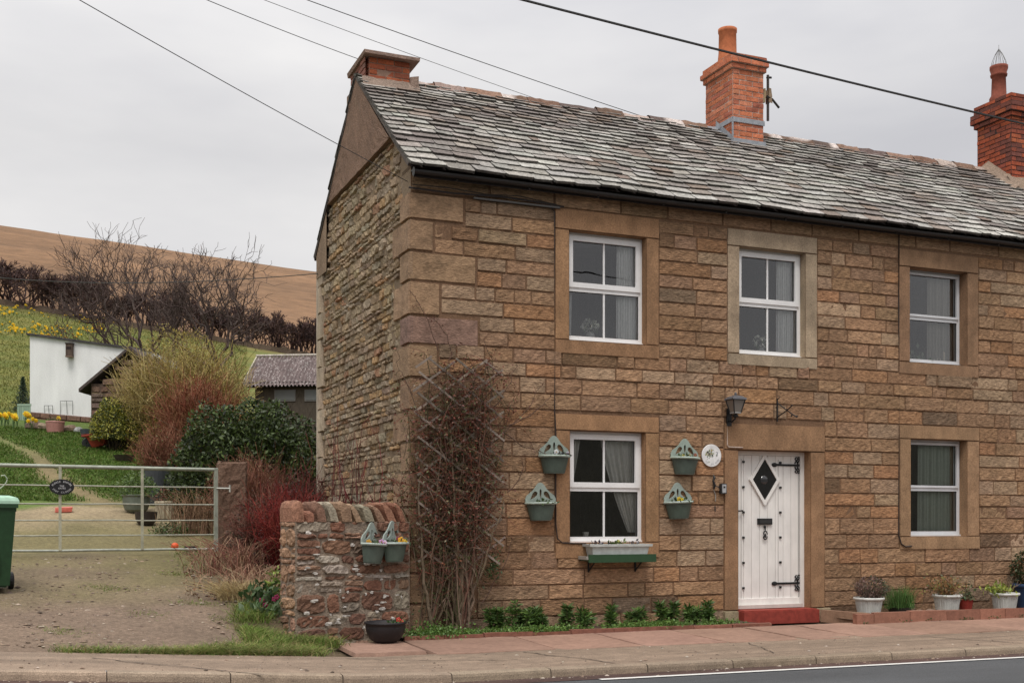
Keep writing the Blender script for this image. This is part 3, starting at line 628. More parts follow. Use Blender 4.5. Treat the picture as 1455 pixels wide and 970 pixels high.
# windows
def sill_stone(mb, x0, x1, z0, z1, yb, col, out=.018, cell=.12):
    block(mb, (x0, 0, z0), (1, 0, 0), (0, 0, 1), (0, -1, 0), x1-x0, z1-z0, out, col, cell=cell, amp=.0018, edge=.006)
wn = {}
LBL = {'ul': 'upper window above the four wall planters', 'll': 'ground floor window above the green window shelf', 'um': 'upper window above the front door', 'ur': 'upper window right of the long vertical cable', 'lr': 'ground floor window above the brick edged pots'}
for key, (x0, x1, z0, z1, X0, X1, Z0, Z1, yf, bars, sc) in WIN.items():
    W = (.80, .79, .785) if bars else (.62, .63, .65); mb = MB(); fd = .05
    zt = z0+(z1-z0)*(.48 if bars else .49); fo = .048
    y0, y1 = yf, yf+.07
    # outer frame
    for a, b, c, d in ((x0, x0+fo, z0, z1), (x1-fo, x1, z0, z1), (x0+fo, x1-fo, z1-fo, z1), (x0+fo, x1-fo, z0, z0+fo+.02)): mb.box(a, b, y0, y1, c, d, W)
    mb.box(x0+fo, x1-fo, y0-.002, y1, zt-.025, zt+.03, W)
    mb.box(x0, x1, y0-.025, y0+.001, z0-.002, z0+.022, W)          # drip nose
    # opening top sash, thicker
    sf = .062 if bars else .03; a0, a1, c0, c1 = x0+.03, x1-.03, zt+.022, z1-.035
    for a, b, c, d in ((a0, a0+sf, c0, c1), (a1-sf, a1, c0, c1), (a0+sf, a1-sf, c1-sf, c1), (a0+sf, a1-sf, c0, c0+sf)): mb.box(a, b, y0-.018, y0+.03, c, d, W)
    gk = (.02, .02, .02); xm = (x0+x1)/2
    gl = [(a0+sf, a1-sf, c0+sf, c1-sf), (x0+fo, x1-fo, z0+fo+.02, zt-.025)]
    for a, b, c, d in gl:                          # black rubber gasket
        for p, q, r, s_ in ((a, a+.007, c, d), (b-.007, b, c, d), (a+.007, b-.007, c, c+.007), (a+.007, b-.007, d-.007, d)): mb.box(p, q, y0+.012, y0+.022, r, s_, gk)
        if bars: mb.box(xm-.012, xm+.012, y0+.008, y0+.03, c, d, W)
    w = mb.build('window', M['upvc'], house)
    if key in LBL: tag(w, 'white '+LBL[key])
    for a, b, c, d in gl:
        mb = MB(); mb.add([(a, y0+.02, c), (b, y0+.02, c), (b, y0+.02, d), (a, y0+.02, d)], [[0, 1, 2, 3]], (1, 1, 1)); mb.build('pane', M['glass'], w)
    # stone surround
    mb = MB(); sill_stone(mb, X0, X1, z1+.004, Z1, 0, var(sc, .05)); mb.add([(x0-.0, -.006, z1+.002), (x1, -.006, z1+.002), (x1, yf+.02, z1+.002), (x0, yf+.02, z1+.002)], [[0, 1, 2, 3]], np.array(sc)*.9); mb.build('lintel', M['dressed'], w)
    mb = MB(); sill_stone(mb, X0, X1, Z0, z0-.004, 0, var(sc, .05), .022); mb.add([(x0, -.01, z0-.002), (x1, -.01, z0-.002), (x1, yf+.02, z0+.004), (x0, yf+.02, z0+.004)], [[0, 1, 2, 3]], np.array(sc)*.95); mb.build('sill', M['dressed'], w)
    for a, b, xr in ((X0, x0, x0), (x1, X1, x1)):
        mb = MB(); block(mb, (a+.003, 0, z0+.002), (1, 0, 0), (0, 0, 1), (0, -1, 0), b-a-.003+(.0 if xr == x0 else 0), z1-z0-.002, .014, var(sc, .06), cell=.1, amp=.0018, edge=.006)
        mb.add([(xr, -.006, z0), (xr, yf+.3, z0), (xr, yf+.3, z1), (xr, -.006, z1)], [[0, 1, 2, 3]], np.array(sc)*.95); mb.build('jamb', M['dressed'], w)
    # internal window board
    mb = MB(); mb.box(x0-.05, x1+.05, yf+.075, yf+.26, z0+.02, z0+.045, (.7, .69, .67)); mb.build('window_board', M['upvc'], w)
    wn[key] = w
# door surround
dx0, dx1, _, dz1 = DOOR[:4]; sc = (.285, .165, .09)
mb = MB(); block(mb, (4.17, 0, 2.205), (1, 0, 0), (0, 0, 1), (0, -1, 0), 1.56, .335, .02, (.265, .155, .085), cell=.12, amp=.002, edge=.007); mb.add([(dx0, -.008, 2.203), (dx1, -.008, 2.203), (dx1, .2, 2.203), (dx0, .2, 2.203)], [[0, 1, 2, 3]], sc)
mb.build('door_lintel', M['dressed'], house)
for a, b, xr in ((4.17, dx0, dx0), (dx1, 5.73, dx1)):
    mb = MB(); block(mb, (a, 0, .15), (1, 0, 0), (0, 0, 1), (0, -1, 0), b-a, 2.05, .02, var(sc, .04), cell=.1, amp=.002, edge=.007)
    block(mb, (a-.02*(a < 5), 0, -.03), (1, 0, 0), (0, 0, 1), (0, -1, 0), b-a+.02+(.06 if a > 5 else 0), .175, .05, (.31, .25, .16), cell=.1, amp=.004, edge=.01)
    mb.add([(xr, -.015, 0), (xr, .34, 0), (xr, .34, 2.2), (xr, -.015, 2.2)], [[0, 1, 2, 3]], sc); mb.build('door_jamb', M['dressed'], house)
# door
WD = np.array((.80, .775, .74)); yd = .13; mb = MB()
p0, p1, q0, q1 = 4.44, 5.44, .19, 2.15
mb.box(dx0, p0, yd, yd+.09, .15, 2.2, WD); mb.box(p1, dx1, yd-.01, yd+.09, .15, 2.2, WD); mb.box(p0, p1, yd, yd+.09, q1, 2.2, WD); mb.box(p0-.01, p1+.01, yd-.05, yd+.02, .155, .2, (.55, .5, .46))
pl = np.linspace(p0+.005, p1-.005, 9)
for a, b in zip(pl, pl[1:]):
    mb.box(a+.003, b-.003, yd+.022, yd+.06, q0+.02, q1-.004, var(WD, .012))
mb.box(p0, p1, yd+.032, yd+.065, q0, q1, WD*.8)
mb.box(p0+.003, p1-.003, yd+.006, yd+.03, q0, q0+.09, WD)       # weather bar
mb.box(p1-.016, p1-.008, yd+.01, yd+.03, q0, q1, WD*.55)
for xs_ in (4.575, 5.15):
    mb.box(xs_-.045, xs_-.039, yd+.016, yd+.024, q0+.1, q1-.05, WD*.6)
    for zs_ in np.linspace(.42, 2.06, 6): mb.obox((xs_-.012, yd+.014, zs_), (.014, 0, 0), (0, .012, 0), (0, 0, .014), (.012, .012, .012))
# raised diamond moulding
cx, cz, hx, hz = 4.885, 1.83, .23, .335
for (ax, az), (bx, bz) in (((-1, 0), (0, 1)), ((0, 1), (1, 0)), ((1, 0), (0, -1)), ((0, -1), (-1, 0))):
    mb.bar((cx+ax*(hx-.02), yd+.014, cz+az*(hz-.025)), (cx+bx*(hx-.02), yd+.014, cz+bz*(hz-.025)), .045, .03, WD*1.0, up=(0, 1, 0)) if False else mb.obox(((2*cx+(ax+bx)*(hx-.02))/2, yd+.012-.0015*getattr(mb, 'q', 0), (2*cz+(az+bz)*(hz-.025))/2), ((bx-ax)*(hx+.004)/2, 0, (bz-az)*(hz+.004)/2), (0, .014, 0), (np.array((-(bz-az)*hz, 0, (bx-ax)*hx))/np.hypot((bz-az)*hz, (bx-ax)*hx)*.019), WD) if not mb.__setattr__('q', getattr(mb, 'q', 0)+1) else None
door = mb.build('door', M['paint'], house)
mb = MB(); mb.add([(cx-hx+.045, yd+.006, cz), (cx, yd+.006, cz-hz+.062), (cx+hx-.045, yd+.006, cz), (cx, yd+.006, cz+hz-.062)], [[0, 1, 2, 3]], (.012, .012, .013))
mb.ball((cx-.005, yd+.012, cz), .06, (.03, .03, .032), seg=18, sc=(1, .35, 1)); mb.lathe([(0, .0)], (.02, .02, .02)) if False else None
mb.build('glass_lozenge', vmat('dark_glass', .08, (), None, .9), door, smooth=False)
BK = (.012, .012, .013)
mb = MB(); mb.box(4.78, 5.0, yd-.004, yd+.022, 1.245, 1.325, BK); mb.box(4.80, 4.98, yd-.008, yd-.003, 1.262, 1.308, (.03, .03, .03)); mb.build('letterbox', M['black'], door)
mb = MB(); th = np.linspace(0, 2*math.pi, 17)
mb.ball((4.89, yd+.005, 1.215), .018, BK, sc=(1, .8, 1.2)); mb.tube([(4.89, yd+.0, 1.215), (4.89, yd-.005, 1.17)], .009, BK, k=6)
mb.tube([(4.89+(.034+.004*math.cos(2*t))*math.sin(t), yd-.004, 1.105+.055*math.cos(t)) for t in th], .008, BK, k=6); mb.ball((4.89, yd-.002, 1.1), .02, BK, sc=(.8, .6, 1.5)); mb.build('knocker', M['black'], door)
mb = MB(); mb.tube([(4.455, yd-.02, 1.42), (4.53, yd-.024, 1.425)], .011, BK, k=6); mb.tube([(4.465, yd+.02, 1.42), (4.465, yd-.024, 1.42)], .012, BK, k=6); mb.build('handle', M['black'], door)
for zh in (2.03, .47):
    mb = MB(); y_ = yd+.012; mb.bar((5.06, y_, zh), (5.45, y_, zh), .026, .012, BK); mb.ball((5.045, y_, zh), .034, BK, sc=(1.35, .3, .85))
    for s_ in (1, -1):
        th = np.linspace(0, 1.5*math.pi, 12); mb.tube([(5.37+.055*(1-math.cos(t)*1)*.7, y_, zh+s_*(.02+.045*math.sin(t*.62)*1.4)) for t in th], .0085, BK, k=5)
        mb.tube([(5.43+.02*math.cos(t), y_, zh+s_*(.085+.02*math.sin(t))) for t in np.linspace(-1, 4, 8)], .008, BK, k=5)
        mb.tube([(5.42, y_, zh), (5.40, y_, zh+s_*.05), (5.37, y_, zh+s_*.085), (5.395, y_, zh+s_*.105)], .0085, BK, k=5)
    mb.ball((5.45, y_, zh), .025, BK, sc=(.6, .5, 1)); mb.build('hinge', M['black'], door)
mb = MB(); mb.box(4.385, 5.50, -.15, .16, -.02, .15, (.27, .045, .03), jit=.003); mb.box(4.36, 5.53, -.17, -.02, -.03, .135, (.26, .043, .03), jit=.003); mb.build('doorstep', M['clay'], house)
mb = MB(); mb.box(4.4, 5.5, .25, .3, .1, 2.2, (.05, .045, .04)); mb.build('hall_back', M['wood'], door)

# ------------------------------------------------------------------ garden wall
GW0 = np.array((-1.42, -.50, 0)); GW1 = np.array((-.06, -.15, 0)); gd = GW1-GW0; GL = np.linalg.norm(gd); gd /= GL; gn = np.array((gd[1], -gd[0], 0))   # outward (to the road)
gwall = thing('garden_wall', 'low rubble wall of red sandstone at the cottage corner', 'garden wall', GW0)
loc_ = lambda p: np.asarray(p, float)
mb = MB(); T_ = .36
def gwpt(s, t, z): return gd*s-gn*t+np.array((0, 0, z))
mb.add([gwpt(a, b, c) for a in (0, GL) for b in (0, T_) for c in (-.2, 1.28)], [[0, 1, 5, 4], [2, 3, 7, 6], [0, 1, 3, 2], [4, 5, 7, 6], [1, 3, 7, 5]], (.245, .19, .145))
GC = [(.205, .10, .066), (.165, .088, .062), (.235, .13, .085), (.27, .22, .17), (.19, .135, .10), (.25, .155, .105), (.34, .29, .24)]
def rubble(mb, o, ux, n, Wd, z0, z1, cols, p):
    z = z0
    while z < z1-.02:
        h = min(rng.choice((.07, .12, .16, .2))*rng.uniform(.85, 1.15), z1-z); x = 0.
        while x < Wd-.01:
            l = rng.uniform(.12, .36) if h < .1 else rng.uniform(.13, .42)
            if Wd-(x+l) < .08: l = Wd-x
            c = var(cols[rng.choice(len(cols), p=p)], .12)
            hh = h*(1 if rng.random() < .8 else .5)
            block(mb, np.asarray(o)+np.asarray(ux)*(x+.006)+np.array((0, 0, z+.004)), ux, (0, 0, 1), n, l-.012, hh-.01, rng.uniform(.006, .03), c, cell=.04, amp=.006, rnd=.34, edge=.016, back=.004)
            if hh < h: block(mb, np.asarray(o)+np.asarray(ux)*(x+.006)+np.array((0, 0, z+hh)), ux, (0, 0, 1), n, l-.012, h-hh-.004, rng.uniform(.008, .03), var(cols[rng.choice(len(cols), p=p)], .12), cell=.045, amp=.006, rnd=.24, edge=.012, back=.004)
            x += l
        z += h
pp = [.3, .18, .14, .1, .1, .1, .08]
rubble(mb, (0, 0, 0), gd, gn, GL, -.08, 1.29, GC, pp); rubble(mb, -gn*T_+(0, 0, 0), gn, -gd, T_, -.08, 1.29, [(.36, .22, .14), (.30, .18, .12)], [.5, .5]); rubble(mb, -gn*T_, gd, -gn, GL, -.08, 1.29, GC, pp)
for k in range(60):                               # blobs of lime on the face
    s_, z_ = rng.uniform(.05, GL-.1), rng.uniform(.1, 1.2); mb.ball(gwpt(s_, -.028, z_), 1, (.50, .46, .42), seg=9, jit=.3, sc=(rng.uniform(.01, .04), .006, rng.uniform(.006, .02)))
mb.build('stonework', M['rubble'], gwall)
x = -.02; k = 0; CC = [(.31, .155, .10), (.27, .13, .085), (.23, .13, .09), (.32, .28, .21), (.29, .185, .12), (.31, .21, .135), (.25, .22, .16), (.28, .17, .115)]
while x < GL-.05:
    w = (.13, .12, .15, .14, .17, .12, .16, .13, .15, .12)[k % 10]; lean = (0, .0, .05, .06, .05, .1, .08, .12, .12, .1)[k % 10]; hgt = rng.uniform(.19, .235); mb = MB()
    if k == 1: hgt = .12
    ph = np.linspace(0, math.pi, 9); P = []
    for t in np.linspace(-.02, T_+.02, 6):
        e = .02*(t < 0 or t > T_); P.append([gwpt(x+w/2-math.cos(a)*(w/2-.004-e)*(1.02 if .3 < a < 2.8 else .97)-lean*(math.sin(a)**.7)*1.0+rng.normal(0, .004), t, 1.28+(hgt-e)*math.sin(a)**.45+rng.normal(0, .004)) for a in ph])
    c = var(CC[k % 8], .05); mb.sheet(np.array(P), c)
    for R_ in (P[0], P[-1]):
        cen = np.mean(R_, 0)+gn*.008*(1 if R_ is P[0] else -1); mb.add(np.vstack((R_, cen[None])), [[i, i+1, 9] for i in range(8)]+[[8, 0, 9]], c)
    mb.build('cope_stone', M['rubble'], gwall); x += w; k += 1

# ------------------------------------------------------------------ field gate, post, bin
g1 = np.array((-1.57, 4.03)); g0 = np.array((-5.35, 3.70)); gdir = (g1-g0); GLn = np.linalg.norm(gdir); gdir /= GLn
GZ = .90; gate = thing('field_gate', 'long galvanised metal bar gate across the driveway', 'gate', (g0[0], g0[1], GZ), math.atan2(gdir[1], gdir[0]))
GM = (.34, .36, .30); GM2 = (.37, .365, .30)
mb = MB()
mb.box(0, .045, -.022, .022, -.02, 1.13, GM); mb.build('end_stile', M['metal'], gate); mb = MB(); mb.box(GLn-.05, GLn, -.024, .024, -.04, 1.13, GM); gf = mb.build('end_stile', M['metal'], gate)
mb = MB(); mb.tube([(0, 0, 1.115), (GLn, 0, 1.11)], .026, GM, k=8); mb.build('top_rail', M['metal'], gate, smooth=True)
for i, zz in enumerate((.0, .20, .40, .62, .86)):
    xs = np.linspace(0, GLn, 12); zb = zz+rng.normal(0, .003, 12); zb[[0, -1]] = zz
    mb = MB(); mb.tube(np.stack((xs, rng.normal(0, .004, 12), zb), 1), .0115 if i else .02, var(GM2 if i else (.36, .38, .33), .05), k=6); mb.build('rail', M['metal'], gate, smooth=True)
for xx in (GLn-2.08-.0, GLn-1.03, GLn-3.1): mb = MB(); mb.box(xx-.018, xx+.018, -.03, -.015, 0, 1.12, (.44, .43, .33)); mb.build('upright', M['metal'], gate)
mb = MB(); mb.tube([(GLn-.02, -.02, .85), (GLn+.16, -.05, .85)], .014, (.5, .5, .45), k=6); mb.tube([(GLn+.16, -.05, .80), (GLn+.16, -.05, .90)], .014, (.5, .5, .45), k=6); mb.build('latch_bolt', M['metal'], gate)
c = math.atan2(gdir[1], gdir[0]); sp = g0+gdir*(GLn-2.06); mb = MB()
def oval(rx, rz, n=36): return [(rx*math.cos(t), rz*math.sin(t)) for t in np.linspace(0, 2*math.pi, n, endpoint=False)]
V, Tt = flat2d([oval(.155, .104)], .012); mb.add(V, Tt, (.012, .012, .014)); plate = tag(mb.build('gate_sign', M['plastic'], None, loc=(sp[0]+.03*gdir[1], sp[1]-.05, GZ+.84)), 'small black oval sign with pale lettering on the gate', 'sign'); plate.rotation_euler = (0, 0, c)
mb = MB(); arc_text(mb, 'PLEASE ENSURE', .034, 0, 0, .118, .07, rad(168), rad(12), -.008, (.6, .6, .62)); arc_text(mb, 'STAY CLOSED', .032, 0, 0, .115, .072, rad(197), rad(343), -.008, (.6, .6, .62), True)
for b_, z_ in (('THE', .012), ('GATES', -.018)): V, Tt = text_tris(b_, .032); mb.add(V+np.array((0, -.008, z_)), Tt, (.6, .6, .62))
mb.build('lettering', M['line'], plate)
# stone gatepost
pz = gz(-1.25, 4.2); post = thing('gatepost', 'square red sandstone gatepost at the latch end of the gate', 'gatepost', (-1.33, 4.30, pz-.1))
mb = MB(); hP = 1.28+(741-656)/FP*16.6-pz+.1
for n, o, ux in (((0, -1, 0), (-.19, -.17, 0), (1, 0, 0)), ((-1, 0, 0), (-.19, -.17, 0), (0, 1, 0)), ((1, 0, 0), (.19, -.17, 0), (0, 1, 0)), ((0, 1, 0), (-.19, .17, 0), (1, 0, 0))):
    block(mb, o, ux, (0, 0, 1), n, .38 if ux[0] else .34, hP, .012, (.165, .10, .07), cell=.06, amp=.006, rnd=0, edge=.03)
mb.box(-.18, .18, -.16, .16, hP-.03, hP+.005, (.2, .13, .09), jit=.006); mb.build('shaft', M['rubble'], post)

bz = gz(-4.33, 1.3)+.0; wb = thing('wheelie_bin', 'dark green wheelie bin with pale green lid on the driveway', 'wheelie bin', (-4.46, 1.30, bz), rad(8))
DG = (.016, .052, .020); mb = MB()
P = [[(sx*(.225+.055*t), sy*(.24+.09*t)-.03*t*0, .07+.87*t) for sx, sy in ((-1, -1), (1, -1), (1, 1), (-1, 1), (-1, -1))] for t in np.linspace(0, 1, 8)]
mb.sheet(np.array(P), DG); mb.box(-.3, .3, -.345, .35, .91, .955, DG); mb.box(-.2, .2, -.22, .22, .05, .09, DG); mb.box(-.27, .27, .345, .40, .90, .94, DG)
for sx in (-1, 1): mb.box(sx*.28-.006, sx*.28+.006, -.3, .3, .87, .93, DG)
for xx in (-.12, 0, .12): mb.box(xx-.006, xx+.006, -.28, -.25, .2, .8, DG)
mb.build('body', M['plastic'], wb)
mb = MB(); P = []
for a, z in ((.31, .955), (.31, .985), (.295, 1.02), (.22, 1.045), (.0, 1.055)): P.append([(sx*a, sy*a*1.12, z) for sx, sy in ((-1, -1), (1, -1), (1, 1), (-1, 1), (-1, -1))])
mb.sheet(np.array(P), (.36, .56, .42)); mb.tube([(-.2, .36, .99), (.2, .36, .99)], .02, DG, k=6); mb.build('lid', M['plastic'], wb)
for sx in (-1, 1):
    mb = MB(); th = np.linspace(0, 2*math.pi, 19); mb.lathe([(.02, -.025), (.085, -.028), (.1, -.018), (.1, .018), (.085, .028), (.02, .025)], (.015, .015, .016), seg=20); o = mb.build('wheel', M['plastic'], wb, smooth=False); o.rotation_euler = (0, rad(90), 0); o.location = (sx*.29, .2, .1)
mb = MB(); mb.tube([(-.29, .2, .1), (.29, .2, .1)], .012, (.03, .03, .03), k=6); mb.build('axle', M['black'], wb)
t_ = np.linspace(0, 1, 8); mb = MB(); mb.tube([(-.02+.14*x*1.0+.05*math.sin(x*3), 0, .0+.19*x**.7) for x in t_]+[(.10, 0, .225), (.065, 0, .215)], .006, (.42, .45, .36), k=4); tag(mb.build('cut_stem', M['twig'], None, loc=(-4.36, 1.3, bz+1.05)), 'pale bent plant stem standing on the bin lid', 'plant stem')

# ------------------------------------------------------------------ wires
def wire(name, a, b, r, label, sag=.15, n=24, col=(.03, .03, .03), grp='overhead wires'):
    a = np.asarray(a, float); b = np.asarray(b, float); t = np.linspace(0, 1, n)[:, None]; p = a*(1-t)+b*t; p[:, 2] -= (4*sag*t*(1-t))[:, 0]
    mb = MB(); o = a.copy(); mb.tube(p-o, r, col, k=5); return tag(mb.build(name, M['black'], None, loc=o), label, 'cable', grp)
e0 = np.array((-.05, -.04, 5.13)); s0 = at(140, 0, 10); wire('overhead_wire', e0, e0+(s0-e0)*2.4, .0042, 'thin overhead wire running down to the front corner of the eaves', .10)
a = at(510, 82, 24); b = at(313, 0, 20); wire('overhead_wire', a+(a-b)*.25, b+(b-a)*1.2, .007, 'overhead wire passing behind the squat gable chimney, lowest of the three far wires', .1)
a = at(775, 142, 30); b = at(395, 0, 24); wire('overhead_wire', a+(a-b)*.3, b+(b-a)*.8, .0065, 'faint overhead wire in the middle of the three far wires', .12, col=(.12, .12, .12))
a = at(915, 163, 30); b = at(455, 0, 24); wire('overhead_wire', a+(a-b)*.3, b+(b-a)*.6, .009, 'overhead wire that meets the ridge nearest the tall orange chimney, highest far wire', .12)
a = at(1455, 172, 11.5); b = at(780, 0, 9.5); wire('overhead_cable', a+(a-b)*.3, b+(b-a)*.8, .0105, 'thick dark overhead cable crossing in front of both right chimneys', .06)
e0 = np.array((-.06, 4.40, 4.97)); s0 = at(0, 374, 24); wire('garden_wire', e0, e0+(s0-e0)*1.6, .007, 'wire running level from the rear gable corner over the garden', .32)
mb = MB(); V = [(-.03, -.03, 5.07), (.0, -.05, 5.06), (.5, -.045, 5.055), (1.1, -.045, 5.08), (1.45, -.045, 5.07), (1.9, -.045, 5.045)]; mb.tube(V, .012, (.025, .02, .02), k=5); mb.tube([(.0, -.05, 5.10), (.4, -.05, 5.11), (.9, -.05, 5.085), (1.3, -.05, 5.11), (1.8, -.05, 5.06)], .007, (.03, .025, .02), k=5); mb.box(.75, 1.85, -.05, -.02, 5.02, 5.04, (.09, .085, .08))
tag(mb.build('eaves_cable', M['black']), 'black cables drooping along the wall below the eaves', 'cable')
mb = MB(); mb.tube([(1.72, -.03, 5.05), (1.785, -.03, 4.98), (1.79, -.03, 3.4), (1.785, -.03, 2.6), (1.80, -.03, 2.35), (1.80, -.03, 1.25), (1.82, -.035, 1.08), (1.88, -.035, 1.03), (2.2, -.035, 1.015)], .0085, (.03, .018, .014), k=5); tag(mb.build('wall_cable', M['black']), 'dark cable down the wall left of the white windows', 'cable')
mb = MB(); mb.tube([(6.955, -.03, 5.2), (6.95, -.03, 4.2), (6.96, -.03, 3.2), (6.95, -.03, 1.1), (6.99, -.035, .98), (7.06, -.04, .94), (7.17, -.04, .95)], .0095, (.03, .02, .016), k=5); tag(mb.build('wall_cable', M['black']), 'dark cable running down the wall beside the right-hand windows', 'cable')
mb = MB(); mb.tube([(4.205, -.03, 2.52), (4.205, -.03, 2.26), (4.225, -.03, 2.235), (4.30, -.03, 2.232), (4.44, -.028, 2.232)], .007, (.52, .42, .36), k=5); tag(mb.build('lamp_cable', M['plastic']), 'thin pale cable from the lantern to the door head', 'cable')

# ------------------------------------------------------------------ fittings on the front wall
lant = thing('wall_lantern', 'black four sided wall lantern beside the door lintel', 'wall lantern', (4.235, -.03, 2.52))
mb = MB(); mb.box(-.035, .035, 0, .02, -.02, .2, BK); mb.tube([(0, 0, .05), (0, -.06, .03), (0, -.13, .06), (0, -.14, .12)], .012, BK, k=6); mb.tube([(0, 0, .16), (0, -.07, .11), (0, -.12, .1)], .008, BK, k=6); mb.ball((0, -.14, .1), .035, BK, sc=(1, 1, .7)); mb.build('bracket', M['black'], lant)
mb = MB(); P = [[(sx*a, -.14+sy*a, z) for sx, sy in ((-1, -1), (1, -1), (1, 1), (-1, 1), (-1, -1))] for a, z in ((.045, .13), (.085, .30))]
LG = vmat('lantern_glass', .15, (), None, .6, trans=.3)
mb.sheet(np.array(P), (.28, .25, .22)); mb.build('lantern_glazing', LG, lant)
mb = MB()
for sx in (-1, 1):
    for sy in (-1, 1): mb.bar((sx*.047, -.14+sy*.047, .13), (sx*.088, -.14+sy*.088, .30), .012, .012, BK)
for (sx, sy), (tx, ty) in (((-1, -1), (1, -1)), ((1, -1), (1, 1)), ((1, 1), (-1, 1)), ((-1, 1), (-1, -1))):
    mb.bar((sx*.047, -.14+sy*.047, .135), (tx*.047, -.14+ty*.047, .135), .014, .012, (.35, .34, .33)); mb.bar((sx*.088, -.14+sy*.088, .3), (tx*.088, -.14+ty*.088, .3), .012, .012, BK)
P = [[(sx*a, -.14+sy*a, z) for sx, sy in ((-1, -1), (1, -1), (1, 1), (-1, 1), (-1, -1))] for a, z in ((.105, .30), (.10, .318), (.06, .345), (.012, .36), (.012, .38), (.001, .40))]
mb.sheet(np.array(P), (.10, .10, .11)); mb.build('hood', M['black'], lant)
# bracket left of a hanging basket
mb = MB(); mb.bar((0, 0, .14), (0, 0, -.16), .016, .012, BK); mb.tube([(0, -.01, .13), (.0, -.05, .15), (0, -.02, .17)], .007, BK, k=5)
mb.tube([(0, -.01, -.1), (.02, -.15, -.04), (.04, -.27, .03)], .008, BK, k=5); mb.tube([(.0, -.01, .08), (.03, -.14, -.01), (.06, -.28, -.10), (.075, -.31, -.12), (.09, -.30, -.10)], .008, BK, k=5); mb.ball((.05, -.24, -.1), .014, BK, seg=6); mb.ball((.085, -.3, -.115), .016, BK, seg=6)
tag(mb.build('basket_bracket', M['black'], None, loc=(4.965, -.03, 2.74)), 'empty black iron hanging bracket above the door lintel', 'bracket')
# house plaque
QX, QZ, QR = 3.968, 2.118, .143
mb = MB(); mb.lathe([(0, 0), (QR-.01, 0), (QR, -.006), (QR, -.016), (QR-.004, -.02), (0, -.016)], (.74, .73, .72), seg=40); V = mb.v[0]; mb.v[0] = np.stack((V[:, 0], V[:, 2], V[:, 1]), 1)
plq = tag(mb.build('house_plaque', M['plastic'], None, loc=(QX, -.018, QZ)), 'round white house number plaque with small flowers left of the door', 'sign')
mb = MB(); V, Tt = text_tris('3', .078); mb.add(V+np.array((.078, -.020, .018)), Tt, (.30, .30, .33)); arc_text(mb, 'VALLEY ROW', .034, 0, 0, .112, .112, rad(215), rad(335), -.020, (.42, .41, .43), True); mb.build('lettering', M['line'], plq)
mb = MB(); P = np.stack((rng.normal(-.035, .032, 60), np.full(60, -.021), rng.normal(.02, .032, 60)), 1); P = P[np.hypot(P[:, 0], P[:, 2]) < .1]
for p in P: mb.disc(p, rng.uniform(.004, .011), pick([(.30, .36, .16), (.36, .26, .12), (.20, .24, .12), (.42, .45, .40), (.35, .3, .2)], 1)[0], seg=7, n='y')
mb.build('flower_motif', M['line'], plq)
# key safe and iron hook
ks = thing('key_safe', 'small grey key safe on the wall left of the door', 'key safe', (4.13, -.02, 1.70)); mb = MB(); mb.box(-.04, .04, -.05, 0, -.065, .065, (.03, .03, .032)); mb.build('casing', M['plastic'], ks); mb = MB(); mb.box(-.028, .028, -.058, -.05, -.052, .055, (.42, .43, .44)); mb.box(-.014, .014, -.061, -.058, .008, .032, (.03, .03, .03)); mb.build('cover', M['metal'], ks)
mb = MB(); mb.tube([(0, 0, .14), (.01, -.02, .1), (-.012, -.02, .06), (.01, -.02, 0), (.0, -.015, -.05)], [.004, .016, .012, .018, .006], BK, k=6); mb.tube([(0, -.02, 0), (.05, -.05, -.02), (.11, -.03, -.06)], .007, BK, k=5); mb.tube([(0, -.01, -.05), (.03, -.01, -.12), (.03, -.01, -.2)], .006, (.3, .28, .26), k=4)
mb.tube([(.02, -.01, -.26), (.02, -.015, -.33)], .008, BK, k=5); tag(mb.build('bell_pull', M['black'], None, loc=(4.0, -.02, 1.74)), 'rusty iron bell bracket left of the key safe', 'bell pull')
# aerial clamp on the middle chimney
mb = MB(); mb.tube([(.10, 0, .32), (.10, 0, -.36)], .02, (.06, .05, .045), k=6); mb.bar((.0, 0, .02), (.16, 0, .05), .10, .03, (.24, .16, .1)); mb.tube([(.05, -.05, -.02), (.18, 0, -.03), (.30, 0, -.14)], .018, (.05, .045, .04), k=5); mb.tube([(.08, 0, .28), (.16, 0, .29)], .018, (.04, .04, .04), k=5); mb.box(-.02, .03, -.06, .05, -.1, .08, (.30, .22, .12), jit=.012); mb.box(.09, .15, -.03, .03, -.1, .1, (.28, .2, .13), jit=.01)
tag(mb.build('aerial_bracket', M['metal'], None, loc=(6.03, 1.84, 7.60)), 'rusty aerial mast stub clamped to the orange chimney', 'aerial')

